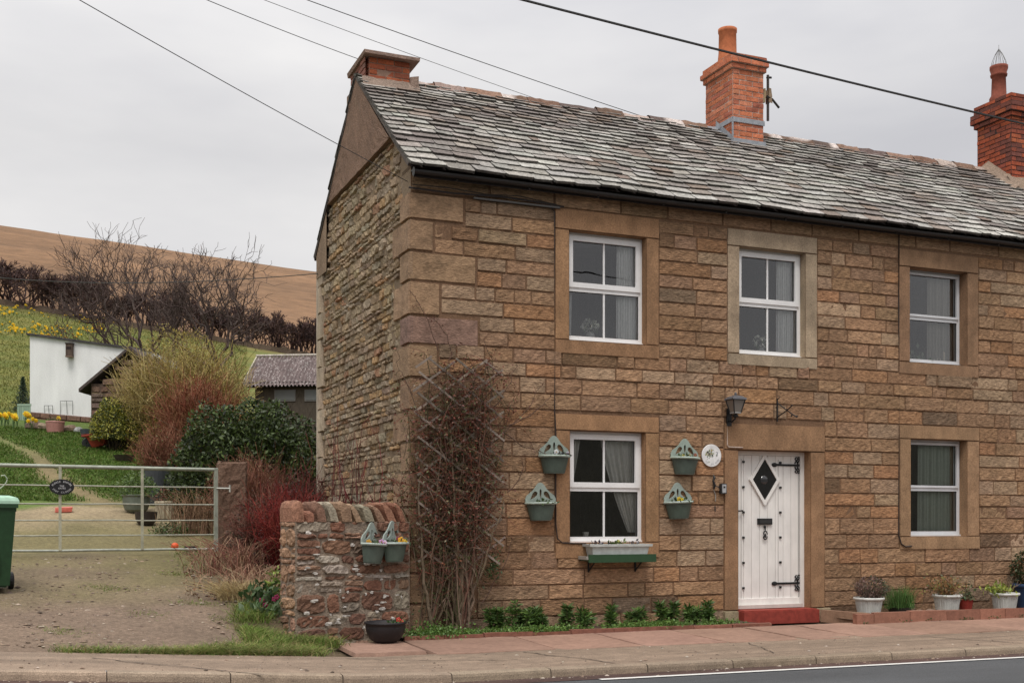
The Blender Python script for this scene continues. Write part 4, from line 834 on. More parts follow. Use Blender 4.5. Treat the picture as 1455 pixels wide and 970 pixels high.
# ------------------------------------------------------------------ planters on the walls
GP0 = (.085, .112, .092); GR0 = (.28, .33, .29)
def teardrop(cx, cz, w, h, ang, n=16):
    o = []
    for t in np.linspace(0, 2*math.pi, n, endpoint=False):
        x = w*math.sin(t)*math.sin(t/2)**1.5; z = -h*math.cos(t)*.5; c, s_ = math.cos(ang), math.sin(ang); o.append((cx+x*c-z*s_, cz+x*s_+z*c))
    return o
def planter_mesh(root):
    GP, GR = var(GP0, .10), var(GR0, .07); root.rotation_euler[1] = rng.normal(0, .03); mb = MB(); Wd = .195
    ol = [(-Wd, 0), (Wd, 0), (Wd+.003, .05), (Wd-.02, .095), (.13, .125), (.085, .165), (.05, .215), (.025, .24), (0, .247)]
    ol = ol+[(-x, z) for x, z in ol[:1:-1][1:]]
    holes = [teardrop(0, .105, .02, .13, 0), teardrop(-.092, .088, .042, .13, -.75), teardrop(.092, .088, .042, .13, .75)]
    V, Tt = flat2d([ol]+holes, .016); V[:, 1] -= .012; mb.add(V, Tt, GR)
    bp = mb.build('back_panel', M['plastic'], root)
    mb = MB(); th = np.linspace(math.pi, 2*math.pi, 18)
    P = [[(a*math.cos(t), -.01+d*math.sin(t), z) for t in th] for a, d, z in ((.125, .11, -.205), (.135, .118, -.195), (.178, .155, -.02), (.19, .165, -.012))]
    mb.sheet(np.array(P), GP); mb.add([P[0][i] for i in range(18)]+[(0, -.01, -.205)], [[i, i+1, 18] for i in range(17)], GP)
    mb.sheet(np.array([[(.128*math.cos(t), -.01+.113*math.sin(t), -.2+z) for t in th] for z in (-.004, .012)]), GR)
    mb.build('basin', M['plastic'], root, smooth=False)
    mb = MB(); mb.tube([(.19*math.cos(t), -.01+.168*math.sin(t), 0) for t in th], .016, GR*1.3, k=6); mb.build('rim', M['plastic'], root)
    mb = MB(); mb.sheet(np.array([[(a*math.cos(t), -.01+a*.86*math.sin(t), -.012) for t in th] for a in (.0, .18)]), (.05, .035, .025)); mb.build('soil', M['ground'], root)
def plant_fill(name, n, rad_, h, cols, size, loc, label, cat, fl=None, root=None, squash=.8, group=None):
    mb = MB(); P = np.stack((rng.normal(0, rad_*.55, n), rng.normal(0, rad_*.55*squash, n), np.abs(rng.normal(0, h*.5, n))), 1)
    mb.leaves(P, size*rng.uniform(.6, 1.3, n), pick(cols, n), up=.5)
    for k in range(8): mb.tube([(0, 0, -.02), P[rng.integers(n)]], .002, cols[0], k=3)
    if fl:
        for (x, y, z, r, c) in fl:
            for a in np.linspace(0, 2*math.pi, 6)[:-1]: mb.ball((x+r*.7*math.cos(a), y-.004, z+r*.7*math.sin(a)), r*.62, c, seg=6, sc=(1, .4, 1))
            mb.ball((x, y-r*.4, z), r*.35, (.5, .3, .03), seg=5)
    return tag(mb.build(name, M['leaf'], None, loc=loc), label, cat, group)
G1 = [(.06, .10, .03), (.10, .15, .05), (.04, .07, .025)]
PLS = [(1.775, 2.06, 'top left of the four, level with the window head', [(-.02, -.1, .03, .026, (.8, .8, .8)), (.14, -.08, .02, .018, (.6, .55, .65))]),
       (1.60, 1.50, 'lower left of the four, nearest the climbing rose', []),
       (3.572, 2.075, 'next to the white round plaque', [(-.08, -.1, .015, .018, (.6, .55, .15)), (.09, -.1, .02, .022, (.35, .12, .1)), (.0, -.12, .02, .012, (.5, .45, .2))]),
       (3.478, 1.525, 'below the plaque, with yellow flowers', [(-.06, -.12, .02, .026, (.75, .55, .04)), (-.02, -.13, .015, .018, (.75, .6, .05))])]
for i, (px, pz_, wh, fl) in enumerate(PLS):
    t = thing('wall_planter', 'green half round wall planter '+wh, 'wall planter', (px, -.02, pz_), 0, 'green half round wall planters'); planter_mesh(t)
    plant_fill('trailing_plant', 60, .12, .04, G1 if i != 0 else [(.035, .03, .04), (.05, .06, .03)], .045, (px+(.05 if i == 0 else 0), -.12, pz_-.005), ['dark foliage with a white pansy in the top left wall planter', 'low green plants in the wall planter nearest the rose', 'small plants in the wall planter next to the plaque', 'plants with yellow flowers in the wall planter under the plaque'][i], 'plant', [(a-(.05 if i == 0 else 0), b+.12-.04, c_+.02, d, e) for a, b, c_, d, e in fl] or None)
gang = math.atan2(gd[1], gd[0])
for i, (u, v, out_) in enumerate(((533, 783, .03), (566, 778, .03))):
    s_ = .90+.27*i-.03; p = GW0+gd*s_+gn*.04; zz = (1.03, 1.045)[i]
    t = thing('wall_planter', ('left' if i == 0 else 'right')+' one of two green planters hung on the low rubble wall', 'wall planter', (p[0], p[1], zz), gang+rad(28), 'green half round wall planters'); planter_mesh(t)
    q = p+np.array((.03, -.1, 0)); plant_fill('pansy', 40, .10, .04, G1, .04, (q[0], q[1], zz), ['orange and violet pansies in the left rubble wall planter', 'yellow pansies in the right rubble wall planter'][i], 'plant',
      ([(-.08, -.03, .03, .026, (.7, .38, .05)), (.06, -.04, .03, .026, (.62, .35, .6)), (.10, -.03, .025, .022, (.75, .6, .75))], [(.04, -.03, .035, .03, (.8, .42, .04)), (.01, -.02, .05, .02, (.3, .06, .1)), (.09, -.03, .02, .02, (.7, .5, .05))])[i])
# window shelf with trough
sh = thing('window_shelf', 'dark green wooden shelf on brackets under the lower window', 'shelf', (2.58, 0, .84)); mb = MB(); mb.box(-.455, .455, -.27, -.245, -.045, .05, (.022, .062, .026)); mb.box(-.455, .455, -.245, -.02, -.03, -.005, (.05, .09, .05)); mb.box(-.48, -.455, -.25, -.02, -.01, .03, (.35, .33, .3)); mb.box(.455, .47, -.2, -.02, .0, .03, (.4, .38, .34)); mb.build('board', M['paint'], sh)
for xx in (-.34, .30): mb = MB(); mb.bar((xx, -.022, -.03), (xx, -.022, -.17), .02, .012, BK, up=(1, 0, 0)); mb.bar((xx, -.02, -.16), (xx, -.2, -.035), .012, .012, BK); mb.build('bracket', M['black'], sh)
tr = thing('planting_trough', 'pale grey plastic trough on the green window shelf', 'trough', (2.575, -.13, .838)); mb = MB()
P = [[(sx*a, sy*b, z) for sx, sy in ((-1, -1), (1, -1), (1, 1), (-1, 1), (-1, -1))] for a, b, z in ((.36, .075, .0), (.385, .095, .14), (.42, .115, .145), (.425, .118, .175), (.405, .1, .175), (.4, .095, .15))]
mb.sheet(np.array(P), (.50, .52, .50)); mb.add([(-.38, -.1, .15), (.38, -.1, .15), (.38, .1, .15), (-.38, .1, .15)], [[0, 1, 2, 3]], (.04, .03, .025)); mb.build('basin', M['plastic'], tr)
plant_fill('trough_plant', 40, .09, .05, [(.12, .18, .04), (.08, .14, .03)], .05, (2.56, -.14, 1.0), 'bright green primrose leaves in the middle of the window trough', 'plant', [(.0, -.05, .05, .014, (.6, .6, .2))])
for xx in (-.26, .24): plant_fill('trough_pansy', 26, .08, .035, [(.02, .015, .035), (.03, .04, .02)], .04, (2.56+xx, -.14, 1.0), 'dark purple pansies at the %s end of the window trough' % ('left' if xx < 0 else 'right'), 'plant', [(.02, -.05, .03, .012, (.4, .38, .42)), (-.05, -.05, .03, .016, (.03, .02, .05))])

# ------------------------------------------------------------------ behind the windows
def curtain(x0, x1, z0, z1, y, label, w0=1., taper=0, col=(.88, .88, .86), name='curtain', folds=9):
    m = 22; n = 60; P = []
    for k, t in enumerate(np.linspace(0, 1, m)):      # t=0 top
        wd = (x1-x0)*(1-taper*t**1.4 if taper >= 0 else 1+taper*(1-t)); xa = x1-wd if w0 > 0 else x0
        P.append([(xa+wd*s_, y+.016*math.sin(s_*folds*2*math.pi+t*1.2)+.008*math.sin(s_*31), z1+(z0-z1)*t) for s_ in np.linspace(0, 1, n)])
    mb = MB(); mb.sheet(np.array(P), col); return tag(mb.build(name, M['cloth'], None, smooth=True), label, 'curtain', 'curtains in the windows')
for key, wh in (('ul', 'upper window left of centre'), ('um', 'upper window above the door')):
    x0, x1, z0, z1 = WIN[key][:4]
    curtain(x1-.30, x1+.02, z0+.03, z1, .20, 'pale curtain at the right of the '+wh, 1, .0)
    curtain(x0-.02, x0+(.13 if key == 'ul' else .03), z0+.03, z1, .20, 'pale curtain at the left of the '+wh, -1, .1)
x0, x1, z0, z1 = WIN['ll'][:4]
curtain(x1-.52, x1+.03, z0+.12, z1, .21, 'grey curtain drawn to the right of the lower window over the shelf', 1, .72, (.75, .73, .68), folds=7); curtain(x0-.02, x0+.24, z0+.3, z1, .21, 'grey curtain drawn to the left of the lower window over the shelf', -1, .8, (.75, .73, .68), folds=5)
x0, x1, z0, z1 = WIN['ur'][:4]; curtain(x0+.55, x1+.05, z0, z1, .255, 'grey curtain in the upper window right of the vertical cable', 1, 0, (.42, .40, .36))
x0, x1, z0, z1 = WIN['lr'][:4]; curtain(x0+.36, x1+.05, z0, z1, .255, 'pale green striped curtain in the lower window right of the door', 1, 0, (.42, .47, .40), folds=11)
for (x, z, lb) in ((2.37, 3.55, 'vase of white flowers on the sill of the left upper window'), (4.87, 3.50, 'bowl of white flowers on the sill of the window above the door')):
    t = thing('flower_vase', lb, 'vase', (x, .195, z-.035)); mb = MB(); mb.lathe([(.0, 0), (.045, 0), (.06, .04), (.05, .08), (.035, .1)], (.5, .5, .48), seg=14); mb.build('vase', M['plastic'], t, smooth=True)
    mb = MB(); n = 70; P = rng.normal(0, 1, (n, 3)); P /= np.linalg.norm(P, axis=1)[:, None]; P = P*np.array((.10, .06, .07))+np.array((0, 0, .17)); mb.leaves(P, .045, pick([(.8, .8, .74), (.7, .72, .6)], n), asp=.9); mb.leaves(P[:25]*.8+(0, 0, -.02), .05, pick([(.1, .16, .06)], 25)); mb.build('flowers', M['leaf'], t)
t = thing('candle_figures', 'small cream ornaments on the sill of the right upper window', 'ornament', (7.95, .28, 3.53)); mb = MB(); mb.lathe([(.0, 0), (.035, 0), (.035, .15), (.02, .17), (0, .17)], (.68, .6, .48), seg=12, o=(.06, 0, 0)); mb.ball((-.03, 0, .05), .045, (.7, .65, .55), seg=8, sc=(1, .8, 1.1)); mb.ball((-.13, 0, .03), .05, (.6, .62, .5), seg=8, sc=(1.3, .8, .6)); mb.build('figures', M['plastic'], t)
plant_fill('window_plant', 120, .16, .16, [(.16, .22, .12), (.24, .3, .2)], .08, (7.55, .30, 3.5), 'pale green plant on the sill of the right upper window', 'plant')
mb = MB(); mb.lathe([(0, 0), (.03, 0), (.04, .08), (.03, .08), (.0, .02)], (.7, .68, .6), seg=12); tag(mb.build('cup', M['plastic'], None, loc=(2.33, .24, 1.075)), 'small white cup on the sill of the lower window', 'cup')

# ------------------------------------------------------------------ kerbs and pots along the front
bed = thing('bed_edging', 'low terracotta kerb of the flower bed left of the doorstep', 'edging', (0, 0, 0)); x = -.28
while x < 4.3:
    l = rng.uniform(.42, .62); mb = MB(); mb.box(x+.004, x+l-.004, -.66, -.60, -.03, .045+rng.normal(0, .006), var((.22, .095, .065), .08), jit=.003); mb.build('edging_block', M['clay'], bed); x += l
mb = MB(); P = [[(xx, yy, .015+.02*rng.random()) for xx in np.linspace(-.3, 4.35, 60)] for yy in (-.6, -.3, 0.0)]; mb.sheet(np.array(P), (.10, .065, .045)); tag(mb.build('bed_soil', M['ground']), kind='structure')
rb = thing('planter_edging', 'raised red block kerb round the pots right of the door', 'edging', (0, 0, 0)); x = 5.56
first = True
while x < 16:
    l = .28 if first else rng.choice((.57, .6, .43)); first = False; mb = MB(); mb.box(x+.005, x+l-.004, -.86, -.79, -.03, .125+rng.normal(0, .003), var((.27, .125, .085), .08), jit=.004); mb.build('edging_block', M['flag'], rb); x += l
mb = MB(); mb.obox((5.68, -.48, .05), (.035, .0, 0), (-.09, .33, 0), (0, 0, .08), (.33, .2, .13)); mb.build('edging_block', M['flag'], rb)
mb = MB(); P = [[(xx, yy, .035+.015*rng.random()) for xx in np.linspace(5.62, 16, 60)] for yy in (-.8, -.4, 0.0)]; mb.sheet(np.array(P), (.14, .095, .065)); tag(mb.build('planter_soil', M['ground']), kind='structure')
potcol = (.52, .52, .49)
def ribpot(lb, x, y, z0, R=.19, H=.25, col=potcol, nf=30):
    t = thing('plant_pot', lb, 'plant pot', (x, y, z0), 0, 'pots in front of the cottages'); mb = MB(); mb.lathe([(R*.72, 0), (R*.9, H*.84)], col, seg=nf*4 or 40, flute=.018, nf=nf); mb.build('bowl', M['plastic'], t)
    mb = MB(); mb.lathe([(R*.90, H*.83), (R*1.02, H*.86), (R*1.06, H*.93), (R*1.02, H), (R*.93, H*.99), (R*.9, H*.9)], np.array(col)*1.12, seg=40); mb.build('rim', M['plastic'], t, smooth=True)
    mb = MB(); mb.disc((0, 0, H*.9), R*.92, (.05, .035, .025)); mb.build('soil', M['ground'], t); return t
ribpot('grey ribbed pot of brown heather, nearest the door', *on_y(1234, 866, -.45)[:2], .05)
ribpot('grey ribbed pot of orange tinted plant, second from the door', *on_y(1345, 862, -.40)[:2], .05)
ribpot('grey ribbed pot of lime green leaves, third from the door', *on_y(1427, 860, -.40)[:2], .05)
t = ribpot('blue glazed pot with a dark shrub at the right edge', *on_y(1464, 862, -.30)[:2], .05, .24, .36, (.03, .06, .13), 0)

def stems(mb, n, R, H, cols, tipc, r=.004, spread=.6, curve=.2, seg=5, base_r=.3, k=3, c0=(0, 0, 0)):
    for i in range(n):
        a = rng.uniform(0, 2*math.pi); q = rng.random()**.6; b = np.array((math.cos(a), math.sin(a), 0))
        h = H*rng.uniform(.6, 1.05)*(1-.25*q*q); t = np.linspace(0, 1, seg)[:, None]; wob = rng.normal(0, curve*H*.12, (seg, 3)); wob[0] = 0
        p = np.array(c0)+b*R*base_r*q+b*R*(1-base_r)*q*spread*t**1.3+np.array((0, 0, 1))*h*t+wob*t
        mb.tube(p, np.linspace(r, r*.45, seg), pick(cols, 1)[0], k=k, col2=pick(tipc, 1)[0])
def pot_plant(name, u, y, z, build, label):
    p = on_y(u, 860, y); mb = MB(); build(mb); return tag(mb.build(name, M['leaf'], None, loc=(p[0], p[1], z)), label, 'plant')
def heather(mb):
    stems(mb, 150, .27, .26, [(.12, .08, .06)], [(.20, .12, .11), (.10, .11, .06)], .0035, 1, .6)
    n = 800; P = rng.normal(0, 1, (n, 3)); P /= np.linalg.norm(P, axis=1)[:, None]; P = P*rng.uniform(.5, 1, (n, 1))**.5*np.array((.22, .2, .17))+(0, 0, .13); P = P[P[:, 2] > 0]; x = P[:, 0]
    c = np.where((x > .03)[:, None]&(rng.random(len(P)) < .75)[:, None], pick([(.05, .085, .04)], len(P)), pick([(.22, .13, .11), (.15, .10, .08), (.25, .17, .15)], len(P))); mb.leaves(P, .035, c, up=.8)
pot_plant('heather', 1238, -.45, .27, heather, 'brown and grey green heather in the pot nearest the door')
def rusty(mb):
    stems(mb, 90, .26, .27, [(.2, .12, .07)], [(.38, .22, .08)], .003, 1, .6); n = 500; P = rng.normal(0, 1, (n, 3))*np.array((.12, .11, .08))+(0, 0, .12); P = P[P[:, 2] > -.01]; mb.leaves(P, .045, pick([(.36, .19, .08), (.25, .24, .07), (.22, .12, .07), (.12, .13, .06)], len(P)), up=.6)
pot_plant('spiky_plant', 1342, -.40, .27, rusty, 'orange and olive tinted plant in the second ribbed pot')
def lime(mb):
    n = 200; P = rng.normal(0, 1, (n, 3))*np.array((.08, .08, .04))+(-.05, 0, .06); mb.leaves(P, .08, pick([(.38, .42, .08), (.26, .34, .07)], n), asp=.35, up=.7); stems(mb, 26, .22, .26, [(.3, .2, .13)], [(.42, .32, .22)], .004, 1, .4)
pot_plant('lime_plant', 1424, -.40, .26, lime, 'lime green leaves and straw stems in the third ribbed pot')
def shrubd(mb):
    n = 1400; P = rng.normal(0, 1, (n, 3)); P /= np.linalg.norm(P, axis=1)[:, None]; P = P*rng.uniform(.3, 1, (n, 1))**.4*np.array((.30, .26, .27))+(0, 0, .22); mb.leaves(P, .05, pick([(.03, .05, .018), (.05, .075, .025), (.12, .07, .03)], n)); stems(mb, 20, .2, .3, [(.1, .07, .04)], [(.1, .07, .04)])
pot_plant('dark_shrub', 1464, -.30, .38, shrubd, 'dark evergreen shrub in the blue pot at the right edge')
mb = MB(); n = 420; P = np.stack((rng.normal(0, .10, n), rng.normal(0, .07, n), np.zeros(n)), 1); mb.blades(P, rng.uniform(.2, .38, n), .007, pick([(.06, .14, .03), (.09, .18, .045), (.12, .2, .06)], n), .22); q = on_y(1278, 862, -.25)
tag(mb.build('green_rushes', M['grass'], None, loc=(q[0], q[1], .12)), 'clump of upright green narcissus leaves behind the nearest pot', 'plant')
mb = MB(); mb.lathe([(.13, 0), (.16, .1), (.17, .1), (.16, .08)], (.02, .02, .02)); tag(mb.build('black_pot', M['plastic'], None, loc=(q[0], q[1], .04)), 'shallow black pot under the green narcissus leaves', 'plant pot')
q = on_y(1372, 860, -.2); mb = MB(); mb.lathe([(.07, 0), (.1, .15), (.105, .15), (.09, .13)], (.26, .035, .025)); tag(mb.build('small_red_pot', M['clay'], None, loc=(q[0], q[1], .05)), 'small red pot between the second and third ribbed pots', 'plant pot')
plant_fill('leafy_plant', 90, .10, .18, [(.09, .14, .06), (.16, .14, .08)], .06, (q[0], q[1], .2), 'leafy plant in the small red pot', 'plant')
mb = MB(); P = [[(x, y, z) for x in np.linspace(-.33, .33, 10)] for y, z in ((-.12, 0), (-.13, .03), (.1, .05), (.12, .0))]; P = np.array(P)+rng.normal(0, .007, (4, 10, 3)); mb.sheet(P, (.33, .24, .18)); q = on_y(1305, 866, -.38); tag(mb.build('flat_stone', M['rubble'], None, loc=(q[0], q[1], .05)), 'flat pinkish stone slab lying between the first two pots', 'stone')
# cauldron like planter at the end of the garden wall
cp = on_y(549, 912, -.72); cz_ = gz(cp[0], -.72); t = thing('cauldron_planter', 'black cauldron shaped planter at the foot of the rubble wall', 'planter', (cp[0]-.02, -.74, cz_)); mb = MB(); mb.lathe([(.10, .0), (.15, .03), (.195, .10), (.215, .17), (.21, .2), (.225, .205), (.225, .225), (.2, .225), (.18, .18)], (.016, .014, .016), seg=32); mb.build('bowl', M['black'], t, smooth=True)
mb = MB(); mb.disc((0, 0, .2), .2, (.03, .02, .018)); mb.build('soil', M['ground'], t)
plant_fill('primula', 50, .07, .04, [(.05, .11, .03), (.08, .15, .05)], .05, (cp[0]+.09, -.80, cz_+.2), 'small primula with red flowers in the black planter', 'plant', [(0, -.05, .05, .022, (.6, .06, .05)), (.04, -.04, .03, .016, (.6, .1, .08))])

# bedding plants along the wall
def euph(h, wd=.12, n=260):
    mb = MB()
    heads = [(0, 0, h*.8)]+[(rng.normal(0, wd*.5), rng.normal(0, .04), h*rng.uniform(.4, .8)) for _ in range(3)]
    for hx_, hy_, hz_ in heads:
        mb.tube([(hx_*.5, 0, 0), (hx_, hy_, hz_)], .006, (.10, .10, .04), k=4)
        m = n//4; th = rng.uniform(0, 2*math.pi, m); zz = hz_+rng.uniform(-.35, .12, m)*h; el = (zz-hz_)/h; dirs = np.stack((np.cos(th), np.sin(th), .35+el*1.5), 1)
        mb.leaves(np.stack((np.full(m, hx_), np.full(m, hy_), zz), 1), rng.uniform(.06, .10, m), pick([(.09, .16, .035), (.13, .22, .05), (.05, .10, .025)], m), asp=.22, up=0, axis=dirs*1.6)
    return mb
protos = [euph(.17), euph(.24), euph(.30)]
PL = [(695, 1), (706, 1), (733, 2), (741, 0), (765, 2), (757, 1), (805, 1), (829, 0), (869, 1), (905, 2), (937, 1), (957, 1), (979, 2), (1006, 2), (990, 0)]
lbls = ['in the pair furthest from the door', 'second from the climbing rose', 'third from the climbing rose', 'short, in front of the third', 'broadest, beside its taller neighbour', 'left of the broadest one', 'standing alone under the planter cable', 'small one right of the cable', 'below the left end of the green shelf', 'below the right end of the green shelf', 'under the lower yellow flowered planter', 'second left of the door jamb group', 'dark one left of the tallest', 'tallest, beside the doorstep', 'shortest, beside the doorstep']
src = {}
for i, (u, k) in enumerate(PL):
    q = on_y(u, 880, -.18-.1*(i % 3)/2); k2 = (i*7) % 3 if k == 2 else k
    if k2 not in src: src[k2] = protos[k2].build('bedding_plant', M['leaf'], None); o = src[k2]
    else: o = src[k2].copy(); COL.objects.link(o)
    o.location = (q[0], q[1], .02); o.rotation_euler = (0, 0, i*1.3); o.scale = (rng.uniform(1.05, 1.3),)*3
    tag(o, 'narrow leaved bedding plant '+lbls[i], 'plant', 'bedding plants along the front wall')
mb = MB()                                          # mat of creeping ground cover
for k in range(60):
    u = rng.uniform(585, 1030); dens = 1 if (u < 650 or 690 < u < 860 or 930 < u < 1010) else .5
    if rng.random() > dens: continue
    q = on_y(u, 880, -.46); n = 110; P = np.stack((rng.normal(q[0], .13, n), np.clip(rng.normal(-.47, .09, n), -.59 if k % 9 else -.72, -.2), .02+np.abs(rng.normal(0, .028, n))), 1); mb.leaves(P, .035, pick([(.12, .21, .04), (.15, .25, .06), (.08, .15, .03)], n), asp=.6, up=.6)
n = 900; P = np.stack((rng.normal(.12, .16, n), rng.normal(-.52, .11, n), .02+np.abs(rng.normal(0, .06, n))), 1); mb.leaves(P, .035, pick([(.09, .17, .035), (.11, .2, .045)], n), asp=.6)
tag(mb.build('creeping_ground_cover', M['leaf']), 'bright green creeping ground cover along the flower bed', 'ground cover', kind='stuff')

# ------------------------------------------------------------------ climbing rose on its trellis
mb = MB(); GWd = (.235, .19, .155); tx0, tx1, tz0, tz1 = .02, 1.05, .80, 3.12
def clip(cx_, cz_, dx, dz):
    ts = []
    for (v, d, lo, hi) in ((cx_, dx, tx0, tx1), (cz_, dz, tz0, tz1)): a, b = (lo-v)/d, (hi-v)/d; ts.append((min(a, b), max(a, b)))
    return max(ts[0][0], ts[1][0]), min(ts[0][1], ts[1][1])
for sg_, yy in ((1, -.165), (-1, -.178)):
    for k in np.arange(-3, 5.2, .245):
        a, b = clip(.5, k, 1, sg_*.72)
        if b-a < .12: continue
        a += rng.uniform(-.05, .03); b += rng.uniform(-.03, .05)
        mb.bar((.5+a, yy+rng.normal(0, .003), k+a*sg_*.72), (.5+b, yy+rng.normal(0, .003), k+b*sg_*.72), .024, .010, var(GWd, .12), up=(0, 1, 0) if False else (0, 0, 1))
tag(mb.build('trellis', M['wood']), 'grey wooden diamond lattice trellis at the cottage corner', 'trellis')
rose = thing('climbing_rose', 'bare tangled climbing rose covering the trellis at the cottage corner', 'climbing plant', (.42, -.25, 0)); R0 = np.array((.42, -.25, 0))
mb = MB(); mt = MB(); ml = MB(); STC = [(.10, .075, .045), (.14, .07, .05), (.08, .075, .035), (.16, .11, .08)]
tips = []
for i in range(44):
    b = np.array((rng.choice((.14, .46, .55, .60), p=[.2, .25, .3, .25])+rng.normal(0, .035), -.2+rng.normal(0, .03), 0)); top = np.array((np.clip(rng.normal(.62, .42), -.06, 1.28), -.06-.12*rng.random(), 1.2+1.95*rng.random()**.55))
    if top[2] > 2.7: top[0] = rng.uniform(.0, .85)
    m = 12; t = np.linspace(0, 1, m)[:, None]; w = np.cumsum(rng.normal(0, .035, (m, 3)), 0); w[:, 1] *= .4; w -= w[0]
    p = b*(1-t)+top*t+w; p[:, 0] += (.12*rng.normal())*np.sin(t[:, 0]*math.pi); p[:, 1] = np.minimum(p[:, 1], -.05)
    mb.tube(p-R0, np.linspace(rng.uniform(.007, .015), .004, m), pick(STC, 1)[0], k=4); tips.append(p)
for i in range(1550):
    p = tips[rng.integers(len(tips))]; q = p[min(11, 3+int(9*rng.random()**.7))]; m = 5; L_ = rng.uniform(.10, .42); a = rng.uniform(0, 2*math.pi); d = np.array((math.cos(a), -.15+.2*rng.normal(), math.sin(a)*.8+.25)); t = np.linspace(0, 1, m)[:, None]
    w = np.cumsum(rng.normal(0, .018, (m, 3)), 0); pp_ = q+d*L_*t+w-np.array((0, 0, .12))*t*t*L_*3; pp_[:, 1] = np.minimum(pp_[:, 1], -.03)
    mt.tube(pp_-R0, np.linspace(.0042, .0018, m), pick(STC+[(.2, .07, .05)], 1)[0], k=3)
    if q[2] > .9 and rng.random() < .95:
        nl = rng.integers(3, 12); up = pp_[-1, 2] > 1.4; sel = pp_[rng.integers(1, m, nl)]+rng.normal(0, .025, (nl, 3)); sel[:, 1] = np.minimum(sel[:, 1], -.03)
        ml.leaves(sel-R0, rng.uniform(.02, .048, nl), pick([(.16, .045, .03), (.11, .045, .03), (.22, .08, .04), (.10, .11, .04), (.20, .16, .08)], nl, p=[.38, .22, .15, .15, .1]), asp=.5)
for (bx, tx, tz) in ((.55, .95, 2.4), (.48, .35, 2.2), (.60, 1.0, 1.5), (.20, .05, 2.0), (.52, .70, 2.9)):
    m = 14; t = np.linspace(0, 1, m); w = np.cumsum(rng.normal(0, .022, (m, 3)), 0); w -= w[0]; w[:, 1] *= .4
    p = np.stack((bx+(tx-bx)*t**1.5, -.20+.06*t, tz*t), 1)+w; mb.tube(p-R0, np.linspace(.021, .008, m), var((.17, .125, .085), .1), k=6)
# long stray shoots
for (u0, v0, u1, v1) in ((620, 500, 585, 415), (700, 560, 692, 478), (720, 600, 780, 560), (715, 610, 770, 640), (700, 580, 740, 530), (640, 510, 618, 460), (690, 640, 775, 560), (680, 860, 725, 770), (600, 880, 588, 640), (720, 700, 738, 650)):
    a = on_y(u0, v0, -.12); b = on_y(u1, v1, -.06); t = np.linspace(0, 1, 9)[:, None]; w = np.cumsum(rng.normal(0, .016, (9, 3)), 0); w[:, 1] *= .3; p = a*(1-t)+b*t+w; p[:, 0] += .05*np.sin(t[:, 0]*3); p[:, 1] = np.minimum(p[:, 1], -.035); mt.tube(p-R0, np.linspace(.0065, .003, 9), (.10, .06, .045), k=4)
    for q in p[3:]:
        dd = rng.normal(0, .05, (3, 3)); mt.tube(np.array([q, q+dd[0]*.6+(0, 0, .02), q+dd[0]])-R0, .0025, (.13, .06, .04), k=3)
    nl = 14; sel = p[rng.integers(4, 9, nl)]+rng.normal(0, .03, (nl, 3)); ml.leaves(sel-R0, .03, pick([(.14, .05, .035), (.10, .08, .04)], nl))
for k in range(26):                               # small pale flecks among the shoots near the corner
    q = on_y(rng.uniform(582, 602), rng.uniform(545, 625), -.09); ml.leaves(np.array([q])-R0, .03, np.array([(.5, .46, .4)]))
n = 130; q = on_y(700, 790, -.1); 
ml.leaves(np.stack((rng.normal(q[0], .05, n), rng.normal(-.12, .03, n), rng.normal(q[2]-.1, .09, n)), 1)-R0, .045, pick([(.09, .14, .05), (.06, .10, .04)], n))
n = 320; ml.leaves(np.stack((rng.normal(.25, .28, n), rng.normal(-.2, .05, n), np.abs(rng.normal(0, .28, n))+.05), 1)-R0, .035, pick([(.07, .10, .03), (.10, .06, .035)], n))
mb.build('main_stems', M['twig'], rose); mt.build('side_shoots', M['twig'], rose); ml.build('young_leaves', M['leaf'], rose)

# ------------------------------------------------------------------ shrubs and trees
def grow(mb, p, d, L_, r, depth, cols, bend=.35, split=(2, 3), shrink=.72, up=.25, rmin=.004, k=4):
    m = 4; t = np.linspace(0, 1, m)[:, None]; w = np.cumsum(rng.normal(0, bend*L_*.12, (m, 3)), 0); w -= w[0]
    pts = np.array(p)+np.asarray(d)*L_*t+w; mb.tube(pts, np.linspace(r, max(r*.7, rmin*.6), m), pick(cols, 1, .1)[0], k=k if r > .012 else 3)
    if depth == 0: return
    for i in range(rng.integers(split[0], split[1]+1)):
        dd = np.asarray(d)+rng.normal(0, .48, 3); dd[2] += up; dd /= np.linalg.norm(dd); q = pts[-1] if i < 2 else pts[2]
        grow(mb, q, dd, L_*shrink*rng.uniform(.8, 1.15), max(r*.62, rmin), depth-1, cols, bend, split, shrink, up, rmin, k)
def put(u, d): p = CAM+ray(u)*d; return float(p[0]), float(p[1]), gz(p[0], p[1])
# hawthorn hedge: four sorts, copied along the field edge
HC = [(.075, .045, .042), (.10, .055, .048), (.06, .042, .042)]
hp = []
for k in range(4):
    mb = MB(); mt = MB()
    for j in range(4): grow(mb, (rng.normal(0, .25), rng.normal(0, .2), -.1), (rng.normal(0, .22), rng.normal(0, .15), 1), .65, .07, 2, HC, shrink=.75)
    for j in range(15): grow(mt, (rng.normal(0, .5), rng.normal(0, .3), .2+.5*rng.random()), (rng.normal(0, .45), rng.normal(0, .3), 1), .58, .03, 5, HC, split=(2, 3), shrink=.74, rmin=.015, up=.12)
    hp.append((mb, mt))
xs_h = []; x = -9.5; i = 0; src = {}
words_ = ['leftmost', 'second', 'third', 'fourth', 'fifth', 'sixth', 'seventh', 'eighth', 'ninth', 'tenth', 'eleventh', 'twelfth', 'thirteenth', 'fourteenth', 'fifteenth', 'sixteenth', 'seventeenth', 'eighteenth', 'nineteenth', 'twentieth']
